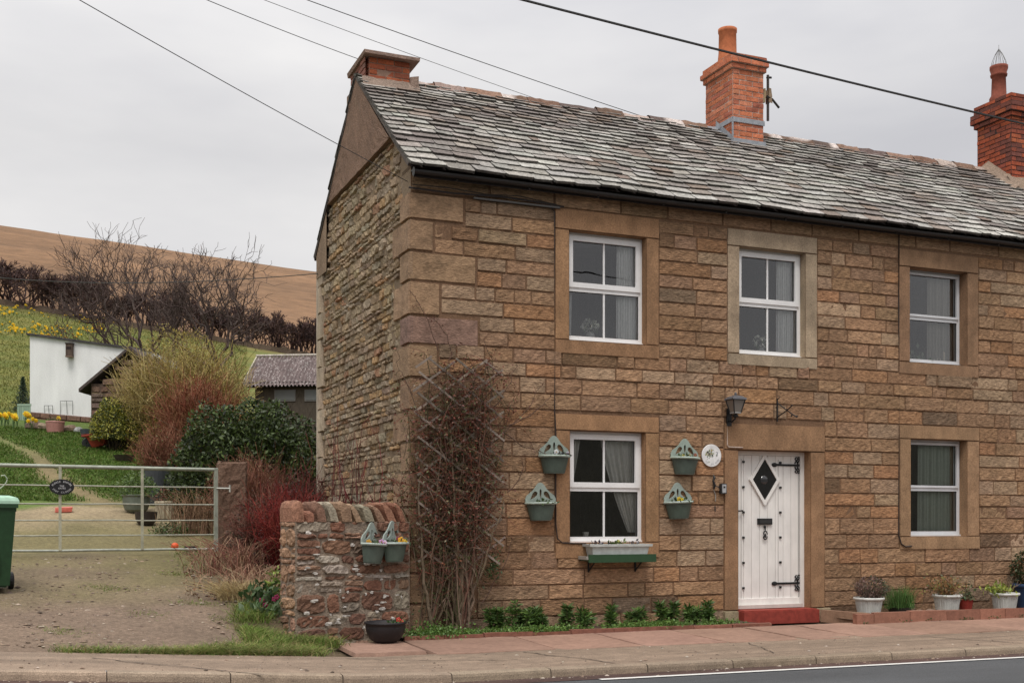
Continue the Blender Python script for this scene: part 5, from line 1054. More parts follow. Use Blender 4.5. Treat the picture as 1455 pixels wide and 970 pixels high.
while x < 17.5 and i < 20:
    y = float(yhedge(x))+rng.normal(0, .3); k = i % 4; lb = ('leftmost hawthorn of the bare hedge on the hillside' if i == 0 else words_[i]+' hawthorn from the left in the bare hillside hedge')
    if k not in src:
        t = thing('hawthorn', lb, 'hawthorn', (x, y, gz(x, y-.4)), 0, 'bare hawthorns of the hillside hedge'); hp[k][0].build('trunk', M['twig'], t); hp[k][1].build('crown', M['twig'], t); src[k] = t
    else: t = copy_thing(src[k], (x, y, gz(x, y-.4)), rng.uniform(0, 6), lb)
    s_ = rng.uniform(.92, 1.18)*(1.1 if x < 0 else .95); t.scale = (s_*1.3, s_*1.2, s_*1.08); x += rng.uniform(1.15, 1.5); i += 1
# bank of rubble and soil under the hedge
mb = MB(); xs = np.linspace(-30, 30, 160); P = [[(x_, float(yhedge(x_))-.9+o+rng.normal(0, .12), gz(x_, float(yhedge(x_)))+h+rng.normal(0, .06)) for x_ in xs] for o, h in ((-.5, -.5), (-.1, .12), (.6, .2), (1.3, .0))]; mb.sheet(np.array(P), (.085, .06, .04)); tag(mb.build('hedge_bank', M['ground']), kind='structure')
# two bare garden trees
TC = [(.10, .07, .06), (.12, .09, .08), (.075, .05, .045)]
def baretree(label, u, d, limbs, L_, r, depth, scale_up):
    x, y, z = put(u, d); t = thing('bare_tree', label, 'tree', (x, y, z)); mb = MB(); mt = MB(); mb.tube([(0, 0, -.2), (.03, 0, .5), (-.02, .05, scale_up)], [.13, .11, .09], TC[0], k=8)
    for (dx, dy, dz, l) in limbs:
        dd = dx*RT+dy*FW+np.array((0, 0, dz)); grow(mt, (0, 0, scale_up-.1), dd/np.linalg.norm(dd), l*1.08, r, depth, TC, bend=.9, split=(2, 4), shrink=.78, up=.22, rmin=.0075)
    mb.build('trunk', M['twig'], t); mt.build('crown', M['twig'], t)
rng = np.random.default_rng(5)
baretree('wide bare fruit tree rising behind the white shed', 208, 37, [(-1.4, 0, .55, 1.2), (-.6, .2, 1, 1.3), (-.2, -.2, 1.2, 1.35), (.45, .1, 1, 1.1), (-.9, -.1, .8, 1.0), (.15, .3, 1.1, 1.2)], 1.1, .06, 5, 1.2)
baretree('taller bare tree rising above the olive willow', 312, 36, [(-1.3, 0, .9, 1.05), (-.5, .2, 1.2, 1.05), (.25, -.1, 1.2, 1.0), (.75, .2, 1.1, 1.05), (.0, -.2, 1.3, 1.0)], 1.3, .055, 5, 1.7)

rng = np.random.default_rng(23)
def dome(n, R, H, shell=.35, zmin=.0):
    P = rng.normal(0, 1, (n*2, 3)); P[:, 2] = np.abs(P[:, 2]); P /= np.linalg.norm(P, axis=1)[:, None]
    lum = np.array([mnoise.noise(Vector(p*2.6)) for p in P]); rr = (1-shell*rng.random(len(P))**1.5)*(1+.22*lum)
    P = P*rr[:, None]*np.array((R[0], R[1], H)); return P[P[:, 2] > zmin][:n]
def shrub(name, label, u, d, R, H, nl, lc, size, twigs=0, tc=None, tipc=None, tr=.006, shell=.4, asp=.45, dz=0, spread=1., up=.3, crown='foliage', lift=0.):
    x, y, z = put(u, d); t = thing(name, label, 'shrub', (x, y, z+dz)); rot = -YAW
    if nl:
        P = dome(nl, R, H, shell); P[:, 2] += lift; c, s_ = math.cos(rot), math.sin(rot); P = np.stack((P[:, 0]*c-P[:, 1]*s_, P[:, 0]*s_+P[:, 1]*c, P[:, 2]), 1); mb = MB(); mb.leaves(P, size*rng.uniform(.6, 1.3, len(P)), pick(lc, len(P), .22), asp=asp, up=up); mb.build(crown, M['leaf'], t)
    if twigs: mb = MB(); stems(mb, twigs, R[0], H*(.86 if nl > 25000 else 1.03), tc, tipc or tc, tr, spread, .8, seg=6, base_r=.25); mb.build('stems', M['twig'], t)
    return t
LAU = [(.035, .055, .014), (.055, .085, .02), (.085, .125, .03), (.02, .032, .010)]
shrub('laurel', 'broad dark evergreen laurel against the cottage gable', 382, 20.6, (1.15, .9), 1.98, 17000, LAU, .085, 30, [(.06, .045, .03)], shell=.45, asp=.5)
shrub('laurel', 'rounded dark evergreen laurel behind the gatepost', 316, 20.2, (1.02, .8), 1.86, 15000, LAU, .08, 26, [(.06, .045, .03)], shell=.45, asp=.5)
shrub('willow', 'large olive yellow willow with masses of fine twigs', 262, 28.5, (1.72, 1.2), 2.95, 30000, [(.36, .29, .065), (.26, .20, .055), (.42, .34, .09), (.17, .125, .05)], .062, 1500, [(.16, .11, .05)], [(.38, .29, .10), (.28, .19, .08), (.40, .32, .14)], .011, shell=.5, asp=.3)
shrub('olive_shrub', 'olive brown twiggy shrub between the yellow shrub and the willow', 203, 29.8, (.72, .5), 2.2, 8000, [(.22, .19, .06), (.15, .12, .05), (.26, .2, .09)], .055, 420, [(.14, .1, .06)], [(.3, .24, .1)], .009, asp=.3)
shrub('variegated_shrub', 'rounded yellow and green variegated shrub beside the stone shed', 162, 28.0, (.60, .45), .95, 8000, [(.34, .32, .05), (.10, .12, .03), (.05, .07, .02), (.42, .40, .08)], .06, 20, [(.07, .05, .03)], asp=.55, shell=.35, lift=.28)
shrub('dogwood', 'red stemmed dogwood bush in front of the willow', 282, 24.5, (1.0, .7), 2.05, 3500, [(.30, .17, .09), (.22, .09, .05)], .04, 1500, [(.14, .045, .025)], [(.21, .07, .038), (.29, .15, .08), (.17, .05, .03)], .0075, spread=.9)
shrub('dogwood', 'smaller red brown twig bush sloping down to the lawn', 232, 22.3, (.55, .5), 1.25, 1300, [(.2, .13, .06), (.14, .16, .05)], .04, 700, [(.13, .05, .035)], [(.22, .10, .06), (.18, .07, .04)], .006)
shrub('spiraea', 'rusty brown twiggy shrub in front of the laurels', 357, 18.3, (.72, .5), 1.32, 4200, [(.20, .09, .05), (.14, .06, .04), (.28, .17, .10), (.09, .08, .035)], .032, 1100, [(.13, .06, .04)], [(.22, .10, .06), (.18, .07, .05)], .0045, asp=.4)
shrub('dark_red_shrub', 'dark purple red shrub close to the cottage gable', 428, 16.9, (.62, .5), 1.55, 5200, [(.09, .03, .025), (.05, .035, .022), (.13, .045, .035), (.03, .05, .022)], .035, 900, [(.09, .03, .025)], [(.14, .03, .03), (.10, .04, .03)], .0045)
shrub('dark_red_shrub', 'low dark bramble mound between the gatepost and the rubble wall', 372, 15.7, (.55, .4), .92, 3600, [(.07, .03, .022), (.04, .05, .022), (.10, .04, .03)], .035, 600, [(.08, .03, .025)], [(.13, .04, .03), (.2, .1, .07)], .004)
shrub('crimson_dogwood', 'crimson stemmed dogwood just behind the rubble wall', 408, 15.0, (.5, .36), 1.12, 1500, [(.10, .02, .018), (.07, .025, .02)], .035, 620, [(.10, .012, .012)], [(.18, .018, .018), (.24, .05, .035)], .0045)
x, y = -.38, 1.6; t = thing('red_stemmed_shrub', 'thin bare red stems standing against the rubble gable', 'shrub', (x, y, gz(x, y))); mb = MB()
for i in range(38):
    yy = rng.uniform(-1.4, 2.1); h = rng.uniform(1.3, 2.3)*(1 if yy > -.6 else .85); m = 7; tt = np.linspace(0, 1, m)[:, None]; p = np.array((rng.uniform(-.2, .2), yy, 0))+np.array((rng.uniform(-.1, .25), rng.normal(0, .3), h))*tt+np.cumsum(rng.normal(0, .02, (m, 3)), 0); mb.tube(p, np.linspace(.007, .003, m), pick([(.16, .03, .035), (.10, .035, .03), (.09, .06, .045)], 1)[0], k=4)
    for j in range(5): q = p[rng.integers(2, m)]; dd = rng.normal(0, .12, 3); dd[2] = abs(dd[2])+.08; mb.tube([q, q+dd*.5, q+dd*1.1+(0, 0, .03)], .0028, (.15, .035, .035), k=3)
mb.build('stems', M['twig'], t)

# dead stalks, straw tuft and border plants beside the driveway
def stalks(name, label, u, d, R, n, H, cols, r=.004, leanx=0., cat='plant', loose=.5):
    x, y, z = put(u, d); mb = MB()
    for i in range(n):
        b = np.array((rng.normal(0, R*.5), rng.normal(0, R*.4), -.02)); h = H*rng.uniform(.5, 1.1); m = 5; tt = np.linspace(0, 1, m)[:, None]; le = np.array((rng.normal(leanx, loose), rng.normal(0, loose), 0)); p = b+np.array((0, 0, h))*tt*(1-.25*tt)+le*h*tt**1.7; mb.tube(p, np.linspace(r, r*.5, m), pick(cols, 1)[0], k=3)
    return tag(mb.build(name, M['twig'], None, loc=(x, y, z)), label, cat)
stalks('dead_stalks', 'dead reddish stalks leaning over the driveway by the gatepost', 335, 14.9, .45, 260, .62, [(.26, .13, .09), (.34, .22, .14), (.20, .08, .06)], .0045)
stalks('dead_stalks', 'pale dead stalks between the gate end and the rubble wall', 365, 14.0, .5, 240, .42, [(.36, .22, .15), (.28, .15, .10), (.42, .32, .2)], .004)
stalks('tall_dead_stalks', 'tall brown dead stalks behind the right end of the gate', 281, 18.4, .42, 260, .95, [(.20, .12, .07), (.28, .18, .11), (.14, .08, .05)], .005, loose=.25)
stalks('straw_tuft', 'pale straw coloured grass tuft at the edge of the driveway', 334, 13.35, .2, 420, .30, [(.42, .34, .17), (.50, .40, .22), (.34, .24, .12)], .0028, -.2, loose=.7)
def lump(name, label, u, d, R, H, n, cols, size, asp=.5, cat='plant', dz=0, up=.5):
    x, y, z = put(u, d); P = dome(n, R, H, .6); mb = MB(); mb.leaves(P, size*rng.uniform(.6, 1.3, len(P)), pick(cols, len(P)), asp=asp, up=up); return tag(mb.build(name, M['leaf'], None, loc=(x, y, z+dz)), label, cat)
lump('lime_shrub', 'lime green leafy plant at the end of the rubble wall', 392, 13.1, (.16, .15), .42, 420, [(.22, .28, .05), (.14, .2, .04)], .055, .45)
lump('hellebore', 'dark green leafy hellebore beside the straw tuft', 372, 13.0, (.22, .2), .27, 300, [(.05, .10, .03), (.08, .13, .05), (.14, .18, .10)], .09, .5)
x, y, z = put(383, 12.55); P_ = [(rng.normal(0, .1), -.12+rng.normal(0, .03), .2+rng.normal(0, .03)) for _ in range(5)]; mb = MB(); n = 90; P = np.stack((rng.normal(0, .16, n), rng.normal(0, .1, n), np.abs(rng.normal(0, .06, n))), 1); mb.leaves(P, .12, pick([(.07, .13, .04), (.16, .22, .12), (.1, .16, .06)], n), asp=.5, up=.9)
for q in P_:
    for a in range(5): mb.ball((q[0]+.018*math.cos(a*1.26), q[1], q[2]+.018*math.sin(a*1.26)), .014, (.32, .03, .10), seg=6, sc=(1, .5, 1))
tag(mb.build('primrose', M['leaf'], None, loc=(x, y, z)), 'broad leaved plant with magenta flowers by the rubble wall end', 'plant')

# pots in the yard beyond the gate
def pot(name, label, u, d, prof, col, seg=24, dz=0, mat='plastic', **k):
    x, y, z = put(u, d); mb = MB(); mb.lathe(prof, col, seg=seg, **k); mb.disc((0, 0, prof[-1][1]-.03), prof[-1][0]*.95, (.04, .03, .02)); return tag(mb.build(name, M[mat], None, loc=(x, y, z+dz)), label, 'plant pot')
pot('glazed_pot', 'big grey green glazed pot beyond the gate', 193, 20.0, [(.12, 0), (.19, .05), (.225, .15), (.23, .27), (.25, .3), (.23, .31)], (.13, .15, .12), mat='plastic')
lump('fern_plant', 'ferny green plant growing in the big glazed pot', 195, 20.0, (.40, .3), .42, 1100, [(.08, .13, .035), (.12, .18, .05)], .06, .4, dz=.28)
pot('black_pot', 'squat black pot beside the mossy yard edge', 207, 18.9, [(.11, 0), (.165, .08), (.18, .22), (.17, .22)], (.03, .022, .018))
pot('black_pot', 'dark tub behind the wicker planter', 222, 21.0, [(.2, 0), (.24, .3), (.26, .62), (.24, .62)], (.05, .055, .06))
x, y, z = put(234, 19.6); mb = MB(); mb.lathe([(.13, 0), (.16, .25)], (.36, .31, .22), seg=56, flute=.05, nf=14); mb.lathe([(.165, .24), (.175, .27), (.165, .3), (.14, .28)], (.40, .35, .25), seg=24); tag(mb.build('wicker_planter', M['wood'], None, loc=(x, y, z)), 'pale ribbed basket planter behind the gate', 'plant pot')
lump('pot_plant', 'reddish stems growing in the pale basket planter', 234, 19.6, (.2, .16), .22, 260, [(.2, .08, .05), (.12, .12, .05)], .05, dz=.27)
lump('green_clump', 'low green leafy clump beside the squat black pot', 246, 18.2, (.35, .25), .2, 600, [(.08, .13, .035), (.05, .08, .025), (.16, .13, .07)], .05)
pot('pink_pot', 'faded pink tub in front of the white shed', 78, 31.0, [(.21, 0), (.24, .26), (.25, .27), (.24, .3)], (.42, .20, .17))
lump('pot_plant', 'small plant in the faded pink tub', 78, 31.0, (.2, .16), .15, 160, [(.2, .16, .07), (.12, .14, .04)], .05, dz=.27)
pot('dark_pot', 'small slate grey pot beside the red wheelbarrow', 124, 30.2, [(.16, 0), (.19, .24), (.18, .24)], (.045, .055, .065))
pot('garden_bowl', 'dark shallow bowl at the edge of the lawn', 176, 26.3, [(.16, 0), (.23, .12), (.25, .15), (.22, .15)], (.07, .05, .045))
pot('dark_tub', 'low dark tub right of the red wheelbarrow', 171, 28.8, [(.35, 0), (.42, .22), (.4, .22)], (.03, .025, .022))
x, y, z = put(141, 28.3); wbz = thing('wheelbarrow', 'red wheelbarrow tipped under the variegated shrub', 'wheelbarrow', (x, y, z), -YAW); mb = MB(); P = [[(sx*a-.0, sy*b, zz+.05*sx) for sx, sy in ((-1, -1), (1, -1), (1, 1), (-1, 1), (-1, -1))] for a, b, zz in ((.14, .1, .05), (.24, .2, .30), (.36, .25, .33), (.36, .25, .36))]; mb.sheet(np.array(P), (.38, .06, .035)); mb.box(-.36, .36, -.25, .25, .34, .345, (.36, .08, .06)); mb.build('tray', M['plastic'], wbz); mb = MB(); mb.bar((.2, -.15, .25), (.75, -.15, .40), .03, .03, BK); mb.bar((.2, .15, .25), (.75, .15, .40), .03, .03, BK); mb.build('handles', M['black'], wbz)
mb = MB(); mb.lathe([(.02, -.03), (.12, -.03), (.14, 0), (.12, .03), (.02, .03)], BK, seg=16); o = mb.build('wheel', M['black'], wbz); o.rotation_euler = (rad(90), 0, 0); o.location = (-.3, 0, .13)
x, y, z = put(248, 16.9); mb = MB(); mb.ball((0, 0, .055), .055, (.75, .10, .02), seg=16); tag(mb.build('toy_ball', M['plastic'], None, smooth=True, loc=(x, y, z)), 'small bright orange ball behind the gate', 'ball')
x, y, z = put(270, 16.6); mb = MB(); mb.box(-.08, .08, -.06, .06, -.02, .08, (.02, .018, .018), jit=.006); tag(mb.build('black_brick', M['clay'], None, loc=(x, y, z)), 'small black block lying under the right end of the gate', 'block')
x, y, z = put(90, 19.6); mb = MB(); mb.box(-.13, .13, -.1, .1, 0, .08, (.62, .16, .12), jit=.008); tag(mb.build('red_box', M['plastic'], None, loc=(x, y, z)), 'small faded red plastic box on the yard below the oval sign', 'box')

# ------------------------------------------------------------------ outbuildings
def frame_at(u, d, zoff=0):
    x, y, z = put(u, d); return np.array((x, y, z+zoff))
O = CAM+ray(42)*34.0; O[2] = 1.28+(741-585)/FP*34; zt_l = (585-476)/FP*34; Wl = 3.6; slope = -(495-476)/FP*34/2.85; bs = -(12)/FP*34/2.85
ws = thing('white_shed', 'white rendered lean-to shed with a thin dark roof edge', 'shed', O, -YAW)
mb = MB(); c8 = [(0, 0, 0), (Wl, 0, bs*Wl), (Wl, 2.6, bs*Wl), (0, 2.6, 0), (0, 0, zt_l), (Wl, 0, zt_l+slope*Wl), (Wl, 2.6, zt_l+slope*Wl), (0, 2.6, zt_l)]
mb.add(c8, [[0, 1, 5, 4], [1, 2, 6, 5], [2, 3, 7, 6], [3, 0, 4, 7]], (.80, .80, .80)); mb.build('wall', M['limewash'], ws)
mb = MB(); c8 = [(a, b, c) for a, b, c in ((-.08, -.08, zt_l), (Wl, -.08, zt_l+slope*Wl), (Wl, 2.7, zt_l+slope*Wl), (-.08, 2.7, zt_l))]; mb.add(c8+[(a, b, c+.06) for a, b, c in c8], [[0, 1, 5, 4], [1, 2, 6, 5], [2, 3, 7, 6], [3, 0, 4, 7], [4, 5, 6, 7], [0, 1, 2, 3]], (.06, .055, .055)); mb.build('roof', M['slate'], ws)
mb = MB()
for k in range(3):
    x_ = 0
    while x_ < Wl: l = rng.uniform(.25, .5); block(mb, (x_, -.015, -.48+.16*k+bs*x_), (1, 0, bs), (0, 0, 1), (0, -1, 0), l, .15, .03, var((.20, .115, .085), .12), cell=.1, amp=.006, edge=.015); x_ += l
mb.add([(0, .0, -.9), (Wl, 0, -.9+bs*Wl), (Wl, 0, bs*Wl), (0, 0, 0)], [[0, 1, 2, 3]], (.15, .10, .08)); mb.build('stone_base', M['rubble'], ws)
bb = thing('bird_box', 'dark wooden bird box on the white shed wall', 'bird box', O+(RT*1.21+np.array((0, 0, 1.62))-FW*.02), -YAW); mb = MB(); mb.box(-.09, .09, -.16, -.01, 0, .36, (.10, .07, .055)); mb.box(-.105, .105, -.18, 0, .36, .39, (.06, .045, .04)); mb.box(-.07, .07, -.165, -.16, .2, .28, (.03, .02, .02)); mb.box(-.09, .09, -.2, -.0, -.03, 0, (.2, .14, .1)); mb.build('case', M['wood'], bb)
for k, (a, w_, h_) in enumerate(((.45, .24, .22), (.92, .36, .40))):
    p = O+RT*a-FW*.06; mb = MB()
    for q, s_ in (((0, 0, 0), (0, 0, h_)), ((w_, 0, 0), (w_, 0, h_)), ((0, 0, h_), (w_, 0, h_)), ((w_*.55, 0, 0), (w_*.5, 0, h_))): mb.tube([q, s_], .008, (.2, .2, .2), k=4)
    tag(mb.build('wire_frame', M['metal'], None, loc=tuple(p+np.array((0, 0, bs*a)))), ('small' if k == 0 else 'taller')+' wire plant frame leaning on the white shed', 'plant frame').rotation_euler = (0, 0, -YAW)
# stone shed with pitched roof, gable towards the road
D2 = 31.0; O = CAM+ray(129)*D2; O[2] = 1.28+(741-592)/FP*D2; st = thing('stone_shed', 'small dark stone shed with a steep gable beside the white shed', 'shed', O, -YAW); he = (592-545)/FP*D2; ap = (592-497)/FP*D2; W2 = 2*(186-129)/FP*D2
mb = MB(); mb.add([(0, 0, -.6), (W2, 0, -.6), (W2, 0, he), (W2/2, 0, ap), (0, 0, he), (0, 2.6, -.6), (W2, 2.6, -.6), (W2, 2.6, he), (W2/2, 2.6, ap), (0, 2.6, he)], [[0, 1, 2, 4], [2, 3, 4, 4], [0, 5, 9, 4], [1, 6, 7, 2], [5, 6, 7, 9]], (.13, .09, .07)); z_ = -.4
while z_ < ap:
    h = rng.uniform(.12, .2); x_ = 0.
    while x_ < W2:
        l = rng.uniform(.2, .5); half = W2/2*(1 if z_+h < he else max(0, (ap-z_-h)/(ap-he)))
        if W2/2-half <= x_+.05 and x_+l <= W2/2+half: block(mb, (x_+.01, 0, z_), (1, 0, 0), (0, 0, 1), (0, -1, 0), l-.02, h-.02, .04, var([(.17, .10, .07), (.14, .10, .08), (.2, .125, .09)][rng.integers(3)], .12), cell=.08, amp=.008, rnd=.2, edge=.02, back=.0)
        x_ += l
    z_ += h
mb.build('wall', M['rubble'], st)
mb = MB(); sl = (ap-he)/(W2/2)
for s_ in (0, 1):
    e_ = -.28 if s_ == 0 else W2+.28; ez = he-sl*.28; c4 = [(e_, -.15, ez), (W2/2, -.15, ap+.0), (W2/2, 2.8, ap), (e_, 2.8, ez)]
    mb.add(c4+[(a, b, c+.09) for a, b, c in c4], [[0, 1, 5, 4], [1, 2, 6, 5], [2, 3, 7, 6], [3, 0, 4, 7], [4, 5, 6, 7], [0, 1, 2, 3]], (.085, .065, .058))
mb.build('roof', M['slate'], st)
# long shed with corrugated roof
D3 = 30.0; O = CAM+ray(362)*D3; O[2] = 1.28+(741-545)/FP*D3-1.6; ls_ = thing('garden_shed', 'low garden shed with a lichened corrugated roof beside the gable', 'shed', O, -YAW-rad(6)); W3 = 3.2; rid = (545-503)/FP*D3+.03
mb = MB(); mb.add([(0, 0, 0), (W3, 0, 0), (W3, 0, 1.6), (0, 0, 1.6), (-.0, 1.8, 0), (0, 1.8, 1.6), (0, .9, 1.6+rid), (W3, 1.8, 0), (W3, 1.8, 1.6), (W3, .9, 1.6+rid)], [[0, 1, 2, 3], [0, 4, 5, 3], [3, 6, 5, 5], [1, 7, 8, 2], [2, 9, 8, 8], [4, 7, 8, 5]], (.075, .06, .045)); mb.build('wall', M['wood'], ls_)
mb = MB()
for sy in (-1, 1):
    nx_ = 220; xs = np.linspace(-.25, W3+.2, nx_); cor = .028*np.sin((xs)*2*math.pi/.10); P = []
    for t in np.linspace(0, 1, 40): P.append([(x_, .9+sy*1.1*(1-t), 1.6+rid+.04-(rid+.12)*(1-t)+c_) for x_, c_ in zip(xs, cor)])
    Cc = np.tile(np.array((.15, .115, .11)), (40, nx_, 1)); mk = rng.random((40, nx_)) < .10; Cc[mk] = (.42, .38, .36); mb.sheet(np.array(P), Cc)
mb.tube([(-.27, .9, 1.6+rid+.06), (W3+.2, .9, 1.6+rid+.06)], .035, (.46, .42, .36), k=6); mb.bar((-.25, .9, 1.6+rid), (-.25, -.25, 1.55), .10, .03, (.42, .38, .3)); mb.bar((-.25, .9, 1.6+rid), (-.25, 2.0, 1.55), .10, .03, (.42, .38, .3)); mb.bar((-.2, -.06, 1.56), (W3, -.06, 1.56), .14, .04, (.03, .028, .028)); mb.build('roof', M['slate'], ls_)
for xx in (.55, 1.35, 2.1): mb = MB(); mb.box(xx, xx+.5, -.03, -.012, 1.16, 1.40, (.13, .135, .13)); mb.box(xx-.03, xx+.53, -.02, -.008, 1.13, 1.43, (.16, .15, .14)); mb.build('window', M['upvc'], ls_)
# green fence, conifer, rockery
O = CAM+ray(24)*33.5; O[2] = 1.28+(741-600)/FP*33.5; gfn = thing('green_fence', 'short pale green board fence left of the white shed', 'fence', O, -YAW); mb = MB()
for k in range(6): mb.box(k*.065, k*.065+.058, 0, .02, 0, .50+.03*(k % 2), var((.26, .36, .27), .05))
mb.box(0, .4, -.01, .03, .48, .54, (.3, .4, .31)); mb.build('boards', M['paint'], gfn)
x, y, z = put(32, 35.5); t = thing('young_conifer', 'small dark conifer beside the left corner of the white shed', 'conifer', (x, y, z)); mb = MB(); n = 1800; zz = rng.random(n)**1.4; a = rng.uniform(0, 6.28, n); r_ = .30*(1-zz)*rng.uniform(.3, 1, n)*(1+.4*np.sin(zz*38)); mb.leaves(np.stack((r_*np.cos(a), r_*np.sin(a), .05+1.0*zz), 1), .08, pick([(.03, .055, .03), (.045, .075, .045)], n), asp=.25); mb.build('crown', M['leaf'], t); mb = MB(); mb.tube([(0, 0, 0), (0, 0, 1)], .025, (.08, .06, .04)); mb.build('trunk', M['twig'], t)
for k, (u, v, r_, lb) in enumerate(((60, 604, .17, 'rounded stone left of the pink tub in the rockery'), (48, 600, .22, 'large dark rock at the left end of the rockery'), (100, 608, .17, 'brown rock right of the pink tub'), (111, 606, .13, 'pale grey angular rock near the slate grey pot'), (88, 600, .15, 'rock behind the pink tub'))):
    p = CAM+ray(u)*31.4; mb = MB(); mb.ball((0, 0, r_*.4), r_, [(.26, .2, .14), (.14, .10, .075), (.2, .14, .1), (.36, .36, .35), (.18, .13, .1)][k], seg=10, jit=.1, sc=(1.1, .9, .75)); tag(mb.build('rock', M['rubble'], None, loc=(p[0], p[1], gz(p[0], p[1]))), lb, 'rock')

# ------------------------------------------------------------------ daffodils
def daff(h, r_):
    mb = MB(); 
    for j in range(6): a = rng.uniform(0, 6.28); mb.tube([(0, 0, 0), (.02*math.cos(a), .02*math.sin(a), h*.5), (.07*math.cos(a), .07*math.sin(a), h*.8)], .008, (.07, .14, .04), k=3)
    for j in range(rng.integers(1, 4)):
        c = np.array((rng.normal(0, r_*.7), rng.normal(0, .03)-.03, h+rng.normal(0, r_*.3))); mb.tube([(0, 0, 0), c], .007, (.08, .15, .04), k=3)
        for a in range(6): th = a*math.pi/3; mb.ball(c+np.array((r_*.55*math.cos(th), 0, r_*.55*math.sin(th))), r_*.42, (.80, .60, .02), seg=6, sc=(1, .35, 1))
        mb.tube([c, c+np.array((0, -r_*.7, 0))], [r_*.3, r_*.42], (.78, .42, .01), k=7)
    return mb
dp = [daff(.32, .075), daff(.36, .09), daff(.28, .065)]; ds = {}; i = 0
def place_daff(x, y, label, group, sc=1.):
    global i
    k = i % 3; i += 1
    if k not in ds: ds[k] = dp[k].build('daffodil', M['leaf'], None); o = ds[k]
    else: o = ds[k].copy(); COL.objects.link(o)
    o.location = (x, y, gz(x, y)); o.rotation_euler = (0, 0, rng.uniform(-.9, .5)); o.scale = (sc,)*3; tag(o, label, 'daffodil', group)
cnt = 0
while cnt < 150:
    u = rng.uniform(-6, 172); d = rng.triangular(46, 66, 80); p = CAM+ray(u)*d; v = 741-FP*(gz(p[0], p[1])-1.28)/d
    if mnoise.noise(Vector((p[0]*.22, p[1]*.09, 2))) < -.12 and rng.random() < .8: continue
    if not (432 < v < 432+26+(172-u)*.28+ (u > 60)*10): continue
    if v > 478+u*.1: continue
    place_daff(p[0], p[1], 'yellow daffodil in the drift on the grassy slope below the hedge', 'daffodils on the grassy slope', rng.uniform(.55, .85)); cnt += 1
for k, (u, d, lb) in enumerate(((2, 31.5, 'daffodil at the far left edge of the lawn border'), (6, 31.0, 'bright orange cupped daffodil at the left lawn edge'), (11, 32, 'daffodil behind the bright pair at the left lawn edge'), (24, 31.6, 'broad pale yellow daffodil clump left of the rockery'), (35, 31.6, 'daffodil just left of the rockery post'), (45, 31.0, 'daffodil in front of the dark rockery rock'), (85, 31.6, 'single tall daffodil above the pink tub'), (18, 30.8, 'small pale daffodil low on the lawn edge'))):
    p = CAM+ray(u)*d; place_daff(p[0], p[1], lb, 'daffodils of the lawn border', 1.0)

# ------------------------------------------------------------------ grass and litter
def tufts(name, label, region, n, h, w, cols, lean=.4, clump=1):
    P = []
    while len(P) < n:
        x, y = region()
        if x is None: continue
        P.append((x, y, gz(x, y)-.01))
        for _ in range(clump-1): xx, yy = x+rng.normal(0, .06), y+rng.normal(0, .05); P.append((xx, yy, gz(xx, yy)-.01))
    P = np.array(P[:n]); mb = MB(); mb.blades(P, h*rng.uniform(.5, 1.2, n), w, pick(cols, n, .18), lean); return tag(mb.build(name, M['grass']), label, 'grass', kind='stuff')
GG = [(.13, .20, .035), (.09, .15, .028), (.18, .24, .055), (.25, .22, .085)]
def verge():
    t = rng.random(); u = 85+ (465-85)*t; dens = .25+.75*min(1, max(0, (u-190)/120)) if u < 300 else 1
    if rng.random() > dens: return None, None
    x0_, y0_ = put(u, 10.9)[:2]; sp = .05+.30*max(0, (u-250)/200); return x0_, -1.70+abs(rng.normal(0, sp))
tufts('verge_grass', 'strip of green grass along the back of the pavement', verge, 7500, .085, .007, GG+[(.30, .24, .11)], .8, 5)
def verge2():
    u = rng.uniform(335, 405); d = rng.uniform(11.3, 12.9); x, y, z = put(u, d); 
    if x > -1.62 or u < 335+(12.9-d)*8: return None, None
    return x, y
tufts('border_grass', 'green grass beside the end of the rubble wall', verge2, 3200, .12, .007, GG, .5, 5)
def wallfoot():
    return rng.uniform(-1.6, -1.05), rng.uniform(-.95, -.62)
tufts('wall_foot_grass', 'tuft of green grass at the foot of the rubble wall', wallfoot, 900, .12, .007, GG, .6, 6)
def lawn():
    u = rng.uniform(-10, 215); d = rng.uniform(20.3, 31.5); x, y, z = put(u, d); tx = -3.13-(y-10.6)*.18+.12*math.sin(y*.9)
    if abs(x-tx) < .42*min(1, (22-y)/8+.05)*rng.uniform(.2, 1.2) or y < 9.6: return None, None
    return x, y
tufts('lawn_grass', 'short green garden grass either side of the worn path', lawn, 26000, .085, .022, [(.085, .155, .022), (.06, .115, .018), (.105, .17, .03), (.13, .15, .04)], .5)
def fieldg():
    u = rng.uniform(-15, 350); d = rng.uniform(34, 80); x, y, z = put(u, d); return x, y
tufts('field_grass', 'rough grass on the slope below the hedge', fieldg, 36000, .11, .03, [(.12, .145, .03), (.16, .17, .04), (.20, .18, .05), (.10, .125, .028)], .8)
mb = MB()
for k in range(1500):
    u = rng.uniform(-5, 345); d = rng.uniform(10.2, 15.5); x, y, z = put(u, d)
    if y < -1.6 or (x > -1.7): continue
    r_ = rng.exponential(.007)+.004; mb.ball((x, y, z+.0), min(r_, .03), var([(.26, .19, .14), (.21, .15, .11), (.34, .28, .22), (.14, .10, .08)][rng.integers(4)], .12), seg=5, jit=.15, sc=(1.2, 1, .5))
tag(mb.build('driveway_gravel', M['rubble']), 'loose gravel and small stones on the driveway', 'gravel', kind='stuff')
mb = MB(); n = 700; P = []
for k in range(n):
    u = rng.uniform(262, 350); d = rng.uniform(13.2, 17.5); x, y, z = put(u, d); P.append((x, y, z+.015))
